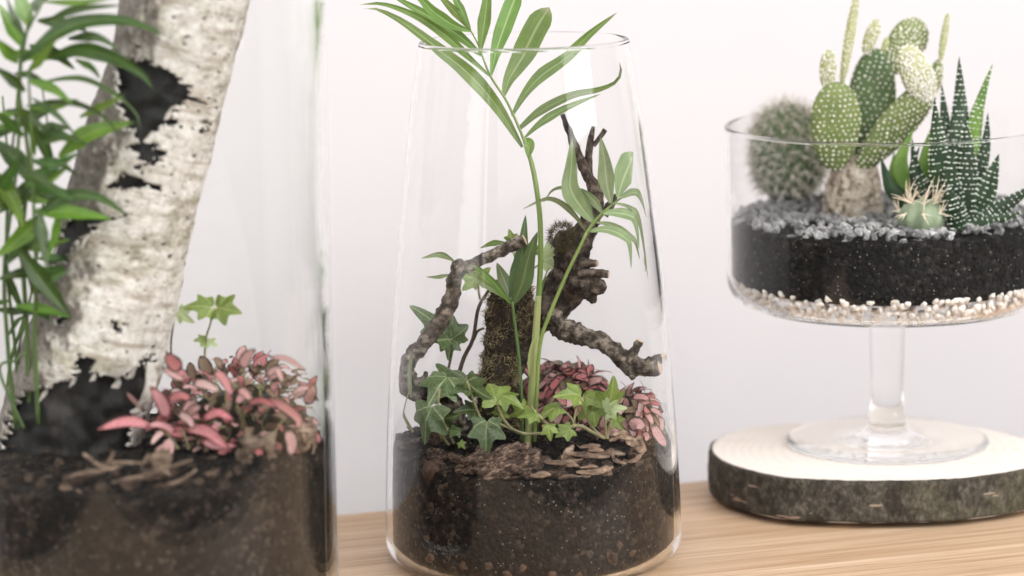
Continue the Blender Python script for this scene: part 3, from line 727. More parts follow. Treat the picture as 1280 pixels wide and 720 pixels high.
ctr = catmull(np.c_[cl, cr], NSt)[:, :3][cidx]; front = ((FC - ctr) @ nz(np.array([0, -1, 0.2]))) > -0.004
pp_, _ = proj(FC)
FS = FC * np.array([0.12, 0.12, 1.0]); jit = np.stack([nse(FS, 330.0, 21, 4) * 15.0, nse(FC, 320.0, 37, 4) * 4.0], -1) + np.stack([nse(FC, 90.0, 51, 2), nse(FC, 90.0, 57, 2)], -1) * 4.0
kill = np.zeros(len(FC), bool)
for h in holes:
    h = np.array(h, float); hc = h.mean(0); kill |= inpoly(pp_ + jit, hc + (h - hc) * 1.1)
kill &= front
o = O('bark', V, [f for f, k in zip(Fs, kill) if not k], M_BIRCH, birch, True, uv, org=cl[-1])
sm = o.modifiers.new('thickness', 'SOLIDIFY'); sm.thickness = 0.0022; sm.offset = -1
for (x, y, a_, l) in [(214, 138, 0.2, 12), (190, 168, -0.3, 14), (186, 206, 0.4, 10), (150, 236, 0.1, 12), (112, 292, 0.5, 14), (96, 470, 0.3, 12), (150, 474, -0.2, 14), (120, 466, 0.2, 10), (168, 462, 0.1, 12), (60, 486, 0.3, 14)]:
    p0 = PL(x, y, -0.024); p1 = PL(x - l * 0.6, y + l * 0.35, -0.031); p2 = PL(x - l * 0.8, y + l * (0.9 + a_), -0.034)
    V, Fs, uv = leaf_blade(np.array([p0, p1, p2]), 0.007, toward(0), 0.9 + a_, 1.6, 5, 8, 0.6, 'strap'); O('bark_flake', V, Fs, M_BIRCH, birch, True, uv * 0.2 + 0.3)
# a curled loose bark strip at the foot of the log
V, Fs, uv = leaf_blade(np.array([PL(187, 452, -0.028), PL(186, 478, -0.035), PL(176, 500, -0.038), PL(168, 512, -0.036)]), 0.008, toward(0), 0.5, 1.2, 5, 14, 0.5, 'strap')
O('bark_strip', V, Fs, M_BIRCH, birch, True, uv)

# --- palm in the left jar
palmL = Plant('parlour_palm', 'dense dark green palm with many narrow leaflets beside the birch log', 'palm', ground_l(30, 520), PL, JL, RIN_L, LH)
for pts, w, d0, d1 in [([(20, 535), (10, 430), (6, 330), (22, 200), (28, 60), (45, 20), (62, -12)], (6, 3), -0.02, -0.04),
                       ([(38, 530), (33, 400), (28, 300), (36, 200), (24, 110), (32, 50), (40, 10)], (7, 3), -0.01, -0.045),
                       ([(26, 530), (18, 430), (8, 330), (10, 240), (20, 140), (27, 50)], (5, 2.5), 0.0, -0.02),
                       ([(48, 530), (44, 420), (45, 340), (42, 240), (38, 130), (36, 90)], (6, 2.5), -0.02, -0.05),
                       ([(14, 535), (22, 440), (40, 360), (52, 270), (60, 170), (52, 105)], (4, 2), 0.01, -0.01),
                       ([(4, 540), (12, 450), (30, 390), (26, 300), (10, 200), (2, 120)], (5, 2.5), 0.02, 0.02),
                       ([(30, 535), (0, 462), (20, 450), (32, 440)], (4, 3), -0.03, -0.03)]:
    palmL.stem(pts, w, M_STEMD, d0, d1)
LL = [([(30, 60), (14, 32), (-2, 4)], 17, 'B'), ([(38, 34), (28, 8), (18, -20)], 21, 'B'), ([(32, 46), (18, 20), (8, -6)], 10, 'D'), ([(55, 2), (100, 3), (145, -3)], 8, 'B'),
      ([(54, 29), (95, 12), (152, 6)], 10, 'D'), ([(24, 80), (70, 42), (110, 27), (160, 27), (207, 44)], 21, 'D'), ([(36, 89), (52, 72), (74, 44)], 15, 'B'),
      ([(60, 72), (100, 62), (140, 71), (174, 90), (192, 112)], 20, 'D'), ([(85, 48), (120, 46), (149, 61)], 12, 'D'), ([(94, 74), (114, 84), (126, 99)], 9, 'D'),
      ([(40, 106), (80, 98), (110, 100), (146, 119), (170, 142), (176, 164)], 8, 'D'), ([(32, 132), (70, 127), (100, 130), (132, 147), (150, 172)], 8, 'D'), ([(100, 146), (132, 132), (156, 118)], 13, 'B'),
      ([(22, 78), (8, 62), (-8, 46)], 15, 'B'), ([(32, 114), (14, 98), (-8, 82)], 14, 'D'), ([(78, 128), (40, 146), (-6, 174)], 18, 'D'), ([(36, 150), (58, 190), (66, 228)], 16, 'D'),
      ([(74, 196), (110, 168), (168, 152)], 25, 'B'), ([(-6, 176), (26, 206), (50, 242)], 24, 'D'), ([(40, 122), (70, 142), (98, 172)], 8, 'D'), ([(-6, 214), (16, 250), (30, 284)], 22, 'B'),
      ([(44, 274), (78, 247), (122, 246), (162, 270)], 15, 'D'), ([(42, 264), (90, 266), (140, 273)], 21, 'B'), ([(54, 268), (26, 296), (-6, 322)], 22, 'B'), ([(24, 312), (54, 352), (90, 398)], 23, 'D'),
      ([(50, 262), (54, 300), (60, 338)], 15, 'D'), ([(74, 262), (70, 292), (60, 324)], 11, 'B'), ([(20, 290), (36, 330), (44, 372)], 16, 'D'), ([(40, 200), (70, 205), (100, 190)], 14, 'D'),
      ([(30, 230), (60, 225), (88, 206)], 14, 'B'), ([(22, 200), (-2, 240), (-12, 260)], 16, 'D'), ([(36, 100), (66, 110), (92, 130)], 13, 'B'), ([(30, 170), (8, 150), (-10, 140)], 14, 'D'),
      ([(8, 330), (30, 305), (62, 296)], 16, 'D'), ([(30, 20), (50, 2), (72, -14)], 12, 'D'), ([(8, 332), (16, 360), (36, 402)], 10, 'D'), ([(10, 420), (22, 400), (40, 392)], 6, 'D'),
      ([(46, 180), (84, 172), (112, 182)], 12, 'D'), ([(24, 132), (40, 160), (44, 196)], 14, 'B'), ([(14, 268), (34, 240), (62, 238)], 14, 'D'), ([(40, 222), (22, 246), (-4, 268)], 18, 'D')]
for i in range(34):
    x = rng.uniform(6, 56); y = rng.uniform(20, 400); sg = rng.choice([-1, 1], p=[0.4, 0.6]); l = rng.uniform(38, 70); dr = rng.uniform(-0.3, 0.7)
    LL.append(([(x, y), (x + sg * l * 0.5, y + l * dr * 0.25), (x + sg * l, y + l * dr)], rng.uniform(9, 17), 'D' if rng.random() < 0.75 else 'B'))
for i, (pts, w, k) in enumerate(LL):
    d0 = rng.uniform(-0.045, -0.005); x_end = pts[-1][0]
    if x_end > 90 and i < 42: d0 = -0.032; d1 = -0.05
    else: d1 = d0 + rng.uniform(-0.02, 0.02)
    palmL.leaf(pts, w * 1.12, M_PALMB if k == 'B' else M_PALMD, d0, d1, rng.uniform(-0.5, 0.5), None, 'lance', rng.uniform(0.1, 0.35), wav=0.2)

# --- pink nerve plant, left jar
def fit_mesh(kind):
    fold = 0.25 if kind % 2 else 0.12
    C = np.array([[0, 0, 0], [0.35, 0, 0.06], [0.7, 0, 0.03], [1.0, 0, -0.10]])
    V, Fs, uv = leaf_blade(C, 0.46 + 0.07 * (kind % 3), np.array([0, 0, 1.0]), 0, None, 7, 10, fold, 'oval'); return V, Fs, uv
FITV = [fit_mesh(k) for k in range(6)]
FITM = {}
for mname, mm in (('p', M_FIT), ('pp', M_FITP), ('h', M_FITH), ('o', M_FITO)):
    FITM[mname] = [make_mesh('leaf', v, f, mm, True, u) for v, f, u in FITV]
def leaf_matrix(p, d, n, L):
    d = nz(d); n = nz(n - d * (n @ d)); y = np.cross(n, d)
    M = Matrix(((d[0] * L, y[0] * L, n[0] * L, p[0]), (d[1] * L, y[1] * L, n[1] * L, p[1]), (d[2] * L, y[2] * L, n[2] * L, p[2]), (0, 0, 0, 1))); return M
def inside(p, base, RIN, gap):
    d = p - base; return math.hypot(d[0], d[1]) < RIN(max(d[2], 0.003)) - gap

fl = thing('nerve_plant', 'pink leaved nerve plant spreading loosely beside the birch log', 'plant', ground_l(290, 540))
cF = PL(304, 528, 0.016); rx, rz_ = 0.054, 0.040
P0 = fib(540); P0 = P0[P0[:, 2] > -0.3]
cnt = 0
V, Fs = ICO3; V = V[:, :] * (1 + 0.22 * nse(V, 2.5, 8, 4))[:, None]
O('leaf_core', clampin(cF + np.array([0.004, 0.0, -0.004]) + V * np.array([rx * 0.70, rx * 0.62, rz_ * 0.66]), JL, RIN_L, LH), Fs, M_FITO, fl, True, np.zeros((len(V), 2)))
for q in P0:
    p = cF + q * np.array([rx, rx * 0.85, rz_]) * rng.uniform(0.72, 1.0)
    px = proj(p)[0]
    if px[0] < 196 + rng.uniform(-6, 10): continue
    d = q * np.array([1, 1, 0.25]) + np.array([0, 0, rng.uniform(-0.45, 0.25)]) + rng.normal(0, 0.3, 3)
    n = q + np.array([0, -0.35, 0.9]) + rng.normal(0, 0.25, 3); L = rng.uniform(0.0085, 0.0150)
    if not inside(p + nz(d) * L, JL, RIN_L, 0.003): continue
    mk = rng.choice(['p', 'pp', 'o', 'o', 'o', 'p'] if q[2] > 0.35 else ['p', 'pp', 'o', 'h', 'p', 'o'])
    place('leaf', FITM[mk][cnt % 6], fl, leaf_matrix(p, d, n, L)); cnt += 1
for q in fib(60):
    if q[2] < -0.1: continue
    p = cF + q * np.array([rx, rx * .85, rz_]) * 0.85
    if proj(p)[0][0] < 205: continue
    V, Fs, uv = tube(np.array([cF + np.array([q[0] * 0.012, q[1] * 0.012, -0.03]), (cF + p) / 2 + [0, 0, 0.004], p]), [0.0009, 0.0007, 0.0005], 5, 8); O('stem', V, Fs, M_VINE, fl, True, uv)
FLP = Plant.__new__(Plant); FLP.root = fl; FLP.Pf = PL; FLP.jb = JL; FLP.RIN = RIN_L; FLP.H = LH
for pts, w, m in [([(192, 533), (160, 526), (122, 536)], 17, 'h'), ([(220, 540), (202, 530), (183, 531)], 12, 'h'), ([(208, 524), (203, 503), (188, 482)], 21, 'h'), ([(216, 546), (206, 558), (192, 562)], 16, 'pp'),
                  ([(252, 524), (272, 515), (292, 525)], 14, 'h'), ([(230, 536), (258, 538), (288, 564)], 19, 'h'), ([(266, 463), (278, 472), (290, 496)], 18, 'h'), ([(298, 484), (304, 490), (314, 500)], 16, 'h'),
                  ([(300, 460), (308, 446), (318, 436)], 22, 'h'), ([(226, 462), (216, 452), (208, 440)], 22, 'p'), ([(202, 458), (216, 468), (232, 476)], 10, 'pp'), ([(326, 498), (350, 506), (370, 524), (364, 540)], 19, 'h'),
                  ([(356, 536), (362, 552), (360, 570)], 21, 'pp'), ([(334, 446), (356, 448), (379, 464)], 9, 'h'), ([(234, 522), (240, 512), (252, 506)], 14, 'pp'), ([(306, 505), (326, 500), (346, 510)], 13, 'p'),
                  ([(206, 536), (196, 545), (188, 556)], 11, 'pp'), ([(214, 548), (215, 560), (212, 570)], 9, 'pp'), ([(240, 478), (256, 480), (276, 490)], 15, 'pp'), ([(180, 512), (168, 500), (157, 488)], 9, 'pp'),
                  ([(250, 550), (272, 556), (296, 556)], 14, 'h'), ([(208, 500), (226, 494), (240, 500)], 16, 'p'), ([(330, 470), (344, 462), (352, 480)], 13, 'pp'), ([(222, 515), (236, 524), (242, 536)], 14, 'pp')]:
    if pts[0][0] > 262 and m == 'h': m = 'pp' if rng.random() < 0.55 else 'p'
    if pts[0][0] > 262: w *= 0.85
    FLP.leaf(pts, w * 0.88, {'h': M_FITH, 'p': M_FIT, 'pp': M_FITP}[m], -0.034, -0.042, rng.uniform(-0.3, 0.3), None, 'oval', 0.15, 'leaf')
FLP.stem([(222, 560), (212, 545), (200, 533)], 4, M_VINE, -0.03, -0.036); FLP.stem([(236, 560), (232, 548), (228, 536)], 4, M_VINE, -0.03, -0.036)
FLP.stem([(300, 540), (304, 512), (312, 496)], 4, M_VINE, -0.02, -0.034)
for k in range(26):
    a = rng.uniform(0, 6.28); p = PL(rng.uniform(225, 350), rng.uniform(480, 545), rng.uniform(-0.03, 0.0)); q = p + rng.normal(0, 0.006, 3) + np.array([0, 0, 0.010])
    V, Fs, uv = tube(np.array([p, (p + q) / 2 + rng.normal(0, 0.001, 3), q]), [0.0008, 0.0006, 0.0004], 5, 6); O('stem', V, Fs, M_VINE, fl, True, uv)

# --- ivy sprig behind it
iv = Plant('ivy_sprig', 'small green ivy sprig rising above the pink plant by the birch log', 'ivy', ground_l(255, 505), PL, JL, RIN_L, LH)
iv.stem([(255, 505), (257, 430), (263, 405), (268, 384)], (3.2, 2.2), M_VINE, 0.03, 0.02)
iv.stem([(225, 500), (214, 440), (219, 390)], (3, 2), M_VINEB, 0.03, 0.02)
iv.ivy((266, 384), (228, 378), M_IVYL, 0.02, 0.012, 0.35, 1.1); iv.ivy((270, 384), (305, 388), M_IVYL, 0.02, 0.012, -0.3, 1.1); iv.ivy((222, 388), (247, 410), M_IVYP, 0.02, 0.014, 0.3, 0.9)
iv.ivy((257, 425), (236, 422), M_IVYL, 0.02, 0.012, 0.5, 0.8); iv.ivy((257, 428), (280, 430), M_IVYP, 0.02, 0.012, -0.7, 0.8)

# --- litter on the soil of the left jar
def hull_stone(seed, n, sq):
    r = np.random.default_rng(seed); P = nz(r.normal(size=(n, 3))) * r.uniform(0.75, 1.0, (n, 1)) * np.array(sq); return hull(P.tolist())
def chip_mesh(seed, flat=0.3, lo=0.6):
    r = np.random.default_rng(seed); V, Fs = ICO2; V = np.sign(V) * np.abs(V) ** 0.75
    V = V * np.array([1.0, lo, flat]); V = V * (1 + 0.30 * nse(V, 1.7, seed, 4))[:, None] ; V[:, 2] += 0.12 * nse(V, 3.0, seed + 5, 2)
    return V, Fs
CHIP = [make_mesh('bark_chip', *hull_stone(50 + k, 13, (1.15, 0.55 + 0.1 * (k % 3), 0.20 + 0.06 * (k % 4))), M_CHIP, False) for k in range(8)]
def trs(p, s, rot): return Matrix.Translation(Vector(p)) @ rot @ Matrix.Diagonal((s, s, s, 1))
def eul(x, y, z):
    from mathutils import Euler
    return Euler((x, y, z)).to_matrix().to_4x4()
k = 0
for x, y, s in [(18, 575, 13), (40, 572, 15), (58, 580, 13), (75, 588, 16), (60, 603, 12), (95, 575, 17), (118, 600, 15), (150, 590, 18), (135, 572, 14), (180, 596, 14), (210, 600, 15), (240, 590, 16), (265, 584, 18), (170, 612, 12),
                (318, 568, 22), (340, 578, 14), (300, 590, 15), (385, 556, 16), (375, 570, 13), (395, 575, 11), (28, 596, 12), (86, 560, 14), (225, 575, 15), (285, 600, 13), (110, 617, 10), (350, 545, 14)]:
    g = ground_l(x, y); p = g + np.array([0, 0, 0.003])
    d = p - JL; r = math.hypot(d[0], d[1]); lim = RIN_L(ZSL) - 0.010
    if r > lim: p[:2] = JL[:2] + d[:2] * lim / r
    o = place('bark_chip', CHIP[k % 8], None, trs(p, s * px_m(p) * 0.78, eul(rng.uniform(-0.5, 0.5), rng.uniform(-0.5, 0.5), rng.uniform(0, 6.3)))); k += 1
    setp(o, 'brown bark chip lying on the soil of the tall cylinder jar', 'bark chip', 'bark chips in the cylinder jar')
def strip(name, label, cat, group, pts, w, Pf, jb, RIN, H, dy0, dy1, mat, flat=0.35):
    C = poly(Pf, pts, dy0, dy1); V, Fs, uv = tube(C, np.array([0.6, 1, 1, 0.5])[[int(round(i)) for i in np.linspace(0, 3, len(C))]] * w * px_m(C[0]) * 0.5, 8, 16, 0.3, 260.0, rng.uniform(0, 90), True, flat)
    o = O(name, clampin(V, jb, RIN, H, 0.0015), Fs, mat, None, True, uv); setp(o, label, cat, group); return o
for pts in [[(80, 598), (110, 590), (130, 588)], [(128, 590), (136, 578), (143, 564)], [(105, 566), (130, 584), (150, 582)], [(76, 608), (90, 612), (102, 615)], [(120, 580), (150, 577), (178, 578)], [(140, 602), (170, 597), (200, 592)],
            [(180, 590), (215, 582), (240, 574)], [(200, 608), (225, 600), (245, 586)], [(360, 568), (385, 578), (402, 580)]]:
    strip('dry_stalk', 'thin dry brown stalk lying on the soil of the tall cylinder jar', 'stalk', 'dry stalks in the cylinder jar', pts, rng.uniform(4, 8), PL, JL, RIN_L, LH, -0.09, -0.092, M_TAN)
for i, (pts, lab) in enumerate([([(182, 578), (192, 582), (190, 600)], 'curled tan dead leaf standing on the soil under the birch log'), ([(300, 578), (325, 560), (345, 572)], 'crumpled tan dead leaf under the front of the pink plant'), ([(372, 560), (390, 548), (400, 566)], 'pale crumpled dead leaf against the glass beside the pink plant')]):
    V, Fs, uv = leaf_blade(poly(PL, pts, -0.07 if i < 2 else -0.03, -0.075 if i < 2 else -0.035), 0.017, toward(0), 0.3, 1.4, 9, 14, 0.9, 'oval', 2.0)
    V = V + 0.0022 * np.stack([nse(V, 160, 3 + i), nse(V, 160, 13 + i), nse(V, 160, 23 + i)], -1)
    setp(O('dead_leaf', clampin(V, JL, RIN_L, LH), Fs, M_TAN, None, True, uv), lab, 'leaf')

# ================================================================== MIDDLE JAR CONTENTS
# --- tall palm
pm = Plant('parlour_palm', 'tall palm with one feathery frond arching over the rim of the tapering jar', 'palm', ground_m(662, 560), PM, JAR, RIN_M, JH)
pm.stem([(659, 562), (662, 520), (667, 460), (671, 400), (673, 370)], (10, 10.5, 8), M_STEMP, -0.030, -0.024, 'sheath', 10)
pm.stem([(669, 420), (674, 360), (676, 310), (674, 262), (667, 215), (659, 186), (655, 174)], (8, 7, 6.5, 4.5), M_STEM, -0.024, -0.015)
pm.stem([(657, 180), (648, 158), (633, 126), (613, 95), (602, 66), (595, 50), (587, 36)], (4, 3, 2), M_STEM, -0.015, -0.005, 'rachis', 6)
pm.leaf([(671, 430), (674, 380), (684, 340), (688, 333)], 7, M_PALM, -0.024, -0.02, 0.8, None, 'strap', 0.5, 'bract')
pm.leaf([(662, 470), (664, 440), (668, 425), (671, 432)], 6, M_STEMP, -0.034, -0.034, 0.4, None, 'strap', 0.5, 'bract')
for pts, w, roll, r1, d1, prof, mat in [
    ([(653, 184), (619, 130), (581, 88), (544, 58), (502, 27), (472, 12), (454, 11)], 21, 0.1, -0.5, -0.02, 'lance', M_PALM),
    ([(613, 96), (578, 63), (550, 39), (518, 19), (479, 5), (449, 6)], 12, 0.3, 0.2, -0.01, 'lance', M_PALM),
    ([(602, 69), (578, 48), (550, 29), (518, 10), (485, -8)], 16, 0.2, 0.1, 0.02, 'lance', M_PALM),
    ([(588, 39), (566, 31), (542, 15), (526, -2), (505, -22)], 16, 0.3, 0.2, -0.02, 'lance', M_PALM),
    ([(588, 38), (577, 24), (560, 6), (540, -16)], 14, -0.4, -0.2, 0.02, 'lance', M_PALM),
    ([(588, 36), (578, 15), (569, -2), (558, -28)], 11, 0.3, 0.2, 0.03, 'lance', M_PALM),
    ([(600, 65), (605, 32), (609, 0), (612, -34)], 18, 0.2, 0.3, 0.02, 'lance', M_PALM),
    ([(614, 94), (620, 64), (631, 32), (641, 5), (648, -10)], 22, 0.1, 0.1, 0.015, 'broad', M_PALM),
    ([(629, 121), (636, 100), (652, 72), (671, 34), (687, 9)], 30, 0.05, 0.1, 0.01, 'broad', M_PALM),
    ([(640, 145), (656, 118), (675, 96), (707, 72), (738, 42), (772, 15)], 18, 0.4, -0.3, -0.01, 'lance', M_PALM),
    ([(648, 162), (676, 139), (715, 120), (748, 113), (768, 104), (775, 92), (773, 78)], 14, 0.3, 0.9, -0.02, 'strap', M_PALM),
    ([(656, 172), (676, 154), (704, 137), (734, 124), (750, 118)], 12, 0.2, 0.4, -0.02, 'lance', M_PALM),
    ([(655, 174), (661, 180), (660, 197)], 14, 0.2, 0.2, -0.02, 'oval', M_PALMB)]:
    pm.leaf(pts, w, mat, -0.012, d1, roll, r1, prof, 0.22, wav=0.15)
# --- second palm frond, right
pr = Plant('parlour_palm', 'smaller palm frond drooping toward the right glass in front of the gnarled root', 'palm', ground_m(672, 556), PM, JAR, RIN_M, JH)
pr.stem([(668, 552), (671, 490), (675, 430), (687, 393), (708, 343), (733, 291)], (5.5, 5, 4), M_STEM, -0.032, -0.040)
pr.stem([(733, 291), (745, 274), (762, 258), (777, 246)], (4, 2.5), M_STEM, -0.040, -0.035, 'rachis', 6)
for pts, w, roll, r1, d1, prof in [
    ([(732, 289), (720, 271), (704, 255), (688, 248), (674, 251), (652, 262)], 10, 0.7, 0.9, -0.055, 'lance'),
    ([(742, 278), (726, 259), (713, 236), (714, 206), (715, 172)], 25, 0.1, 0.3, -0.045, 'lance'),
    ([(742, 277), (734, 250), (722, 238), (705, 234), (690, 238), (679, 254)], 9, 0.7, 0.9, -0.02, 'lance'),
    ([(752, 266), (743, 252), (729, 239), (722, 236)], 12, 0.3, 0.3, -0.03, 'lance'),
    ([(763, 254), (758, 230), (755, 200), (750, 171)], 22, 0.05, 0.2, -0.03, 'lance'),
    ([(771, 247), (778, 224), (786, 204), (793, 190)], 28, 0.1, 0.1, -0.03, 'broad'),
    ([(775, 247), (789, 241), (801, 245), (808, 257), (806, 274)], 13, 0.3, 1.2, -0.02, 'strap'),
    ([(765, 254), (780, 257), (796, 267), (808, 282), (814, 310), (815, 350)], 12, 0.6, 0.9, -0.035, 'lance'),
    ([(754, 266), (776, 267), (797, 275), (810, 290), (815, 313)], 16, 0.4, 0.7, -0.045, 'strap'),
    ([(745, 278), (762, 281), (779, 291), (797, 306), (812, 326)], 12, 0.4, 0.8, -0.045, 'lance'),
    ([(735, 289), (757, 287), (776, 294), (792, 311), (799, 338)], 15, 0.3, 0.7, -0.055, 'lance'),
    ([(815, 322), (812, 332), (804, 339)], 7, 0.3, 0.3, -0.035, 'oval')]:
    pr.leaf(pts, w, M_PALMP, -0.038, d1, roll, r1, prof, 0.2)
# --- young palm shoot in front of the mossy stump
ps = Plant('palm_shoot', 'young palm shoot with short dark upright leaves in front of the mossy stump', 'palm', ground_m(655, 552), PM, JAR, RIN_M, JH)
ps.stem([(653, 552), (652, 500), (650, 460), (645, 415), (640, 376)], (4.5, 3.5), M_STEMD, -0.036, -0.034)
for pts, w, roll, d1, m in [([(639, 378), (644, 352), (652, 322), (657, 268)], 21, 0.1, -0.025, M_PALMG), ([(641, 380), (652, 356), (661, 320), (672, 289)], 25, -0.3, -0.045, M_PALMG), ([(639, 374), (631, 352), (621, 328)], 20, 0.1, -0.02, M_PALMP),
                            ([(639, 380), (620, 356), (602, 338), (588, 330)], 11, 0.5, -0.05, M_PALM), ([(637, 376), (618, 362), (600, 352), (582, 334)], 9, 0.6, -0.045, M_PALMP),
                            ([(568, 326), (550, 318), (527, 323)], 9, 0.5, -0.03, M_PALMP), ([(563, 343), (548, 346), (533, 346)], 6, 0.5, -0.03, M_PALMP), ([(632, 303), (616, 304), (600, 310)], 8, 0.3, -0.02, M_PALM)]:
    ps.leaf(pts, w, m, -0.034 if pts[0][0] > 600 else -0.02, d1, roll, None, 'lance', 0.25)
ps.stem([(639, 379), (600, 345), (582, 335), (565, 328)], (2, 1.5), M_STEM, -0.034, -0.02, 'rachis', 6); ps.stem([(600, 346), (580, 343), (562, 343)], (1.6, 1.2), M_STEM, -0.03, -0.02, 'rachis', 6)
ps.stem([(641, 372), (645, 330), (636, 304)], (2, 1.5), M_STEM, -0.034, -0.02, 'rachis', 6)

# --- hooked twig
def limb(root, name, pts, w, Pf, dy0, dy1, mat, n=22, steps=70, rough=0.35, rs=150.0, seed=1, cut=False, jb=JAR, RIN=RIN_M, H=JH):
    C = poly(Pf, pts, dy0, dy1); k = px_m(C[0]) * 0.5
    V, Fs, uv = tube(C, np.array(w) * k, n, steps, rough, rs, seed, True, 1.0, 5)
    o = O(name, clampin(V, jb, RIN, H), Fs, mat, root, True, uv, org=C[0])
    if cut:
        T = nz(C[-1] - C[-2]); r = w[-1] * k * 0.93
        Vc, Fc, _ = tube(np.array([C[-1] + T * r * 0.1, C[-1] + T * r * 0.24]), [r, r * 0.9], 16, 3, 0.15, 300.0, seed)
        O('cut_end', Vc, Fc, M_CUT, root, False)
    return o
tg = thing('hooked_twig', 'bent grey brown twig hooked like an elbow beside the left glass of the tapering jar', 'twig', ground_m(572, 535))
limb(tg, 'upper_arm', [(572, 338), (590, 330), (610, 321), (634, 310), (655, 300)], [18, 15, 14, 15, 15], PM, -0.038, -0.036, M_TWIG, seed=3, cut=True)
limb(tg, 'lower_arm', [(577, 330), (569, 350), (564, 375), (552, 400), (534, 425), (518, 444), (508, 462), (512, 482), (528, 493), (552, 492), (566, 505), (574, 536)], [15, 19, 19, 20, 19, 19, 23, 25, 24, 21, 24, 26], PM, -0.040, -0.02, M_TWIG, 24, 120, 0.4, 160.0, 8)
limb(tg, 'knot', [(570, 340), (574, 332), (579, 327)], [15, 17, 10], PM, -0.042, -0.044, M_TWIG, 14, 14, 0.3, 300.0, 6)
limb(tg, 'knot', [(520, 478), (530, 474), (534, 465)], [13, 9, 5], PM, -0.034, -0.036, M_TWIG, 14, 14, 0.4, 300.0, 16)
limb(tg, 'knot', [(512, 458), (503, 456), (498, 454)], [16, 13, 8], PM, -0.036, -0.037, M_TWIG, 14, 14, 0.4, 300.0, 18)
limb(tg, 'side_branch', [(526, 492), (555, 480), (588, 474), (610, 470)], [16, 14, 12, 9], PM, -0.01, 0.0, M_TWIG, 14, 40, 0.4, 220.0, 21)

# --- gnarled root / driftwood
rt = thing('gnarled_root', 'gnarled dark root with knobs, cut stubs and a long limb reaching the right glass', 'root', ground_m(630, 535))
limb(rt, 'trunk', [(628, 545), (634, 490), (645, 440), (670, 402), (698, 370), (711, 338), (722, 308), (736, 282), (744, 258)], [30, 30, 30, 34, 48, 44, 38, 24, 17], PM, 0.018, 0.008, M_ROOT, 36, 110, 0.42, 75.0, 31)
limb(rt, 'mossy_lobe', [(716, 340), (708, 318), (704, 302), (704, 290)], [26, 28, 24, 12], PM, 0.004, -0.002, M_ROOT, 20, 30, 0.4, 140.0, 33)
limb(rt, 'upper_branch', [(740, 278), (747, 256), (744, 238), (735, 220), (724, 198), (714, 172), (703, 143)], [20, 17, 17, 13, 11, 9, 6], PM, 0.008, 0.0, M_ROOT, 18, 70, 0.35, 170.0, 35)
limb(rt, 'upper_branch', [(746, 272), (741, 240), (736, 210), (738, 180), (742, 158)], [16, 13, 10, 9, 5], PM, 0.024, 0.030, M_ROOT, 16, 50, 0.25, 170.0, 37)
limb(rt, 'stub', [(742, 182), (750, 172), (757, 162)], [6, 6, 6], PM, 0.028, 0.028, M_ROOT, 12, 14, 0.2, 200.0, 38, True)
limb(rt, 'stub', [(755, 268), (765, 254), (771, 243)], [14, 10, 6], PM, 0.014, 0.014, M_ROOT, 12, 14, 0.3, 200.0, 39)
limb(rt, 'stub', [(722, 342), (742, 341), (760, 343)], [13, 11, 10], PM, -0.008, -0.012, M_ROOT, 14, 20, 0.25, 240.0, 41, True)
limb(rt, 'stub', [(726, 330), (738, 329), (746, 329)], [14, 12, 8], PM, -0.006, -0.010, M_ROOT, 14, 16, 0.25, 240.0, 43, True)
limb(rt, 'broken_knob', [(712, 352), (732, 355), (748, 358), (757, 362)], [26, 26, 22, 10], PM, -0.004, -0.006, M_ROOT, 20, 26, 0.5, 190.0, 45)
limb(rt, 'broken_knob', [(732, 364), (740, 372), (742, 379)], [18, 13, 6], PM, -0.004, -0.006, M_ROOT, 14, 16, 0.45, 240.0, 47)
limb(rt, 'lower_limb', [(684, 392), (700, 407), (722, 417), (748, 427), (770, 440), (786, 455), (804, 460), (822, 458)], [28, 26, 24, 22, 21, 24, 22, 22], PM, -0.004, -0.022, M_TWIG, 26, 110, 0.42, 130.0, 51, True)
limb(rt, 'stub', [(785, 452), (792, 440), (799, 426)], [15, 11, 9], PM, -0.018, -0.020, M_TWIG, 14, 20, 0.35, 240.0, 53, True)
limb(rt, 'stub', [(786, 458), (788, 466), (791, 473)], [13, 10, 7], PM, -0.018, -0.024, M_TWIG, 14, 14, 0.4, 240.0, 55)
limb(rt, 'stub', [(812, 458), (821, 450), (827, 446)], [15, 13, 11], PM, -0.020, -0.024, M_TWIG, 14, 14, 0.35, 240.0, 57, True)

# --- mossy stump
def fuzz(points, normals, n, L, w, mat, name, parent, lie=0.6, seg=3):
    mb = MB(); idx = rng.integers(0, len(points), n)
    for i in idx:
        p = points[i] + rng.normal(0, 0.0007, 3); d = nz(normals[i] + rng.normal(0, lie, 3)); c = nz(rng.normal(0, 1, 3)); s = nz(np.cross(d, rng.normal(0, 1, 3))) * w * rng.uniform(0.6, 1.3)
        l = L * rng.uniform(0.5, 1.5); v = []
        for k in range(seg):
            t = k / seg; q = p + d * l * t + c * l * 0.45 * t * t; v += [q - s * (1 - t), q + s * (1 - t)]
        v.append(p + d * l + c * l * 0.45)
        f = [(2 * k, 2 * k + 1, 2 * k + 3, 2 * k + 2) for k in range(seg - 1)] + [(2 * seg - 2, 2 * seg - 1, 2 * seg)]
        mb.add(v, f)
    o = mb.build(name, mat, parent, False); o['kind'] = 'stuff'; return o
st = thing('mossy_stump', 'short upright stump covered with shaggy brown moss in the middle of the jar', 'stump', ground_m(622, 530))
C = poly(PM, [(622, 535), (621, 480), (628, 440), (632, 410), (639, 380), (641, 352)], -0.008, -0.004); kpx = px_m(C[0]) * 0.5
V, Fs, uv = tube(C, np.array([48, 42, 44, 46, 52, 46]) * kpx, 36, 70, 0.28, 95.0, 61, True, 1.0, 5); O('wood', V, Fs, M_STUMP, st, True, uv, org=C[0])
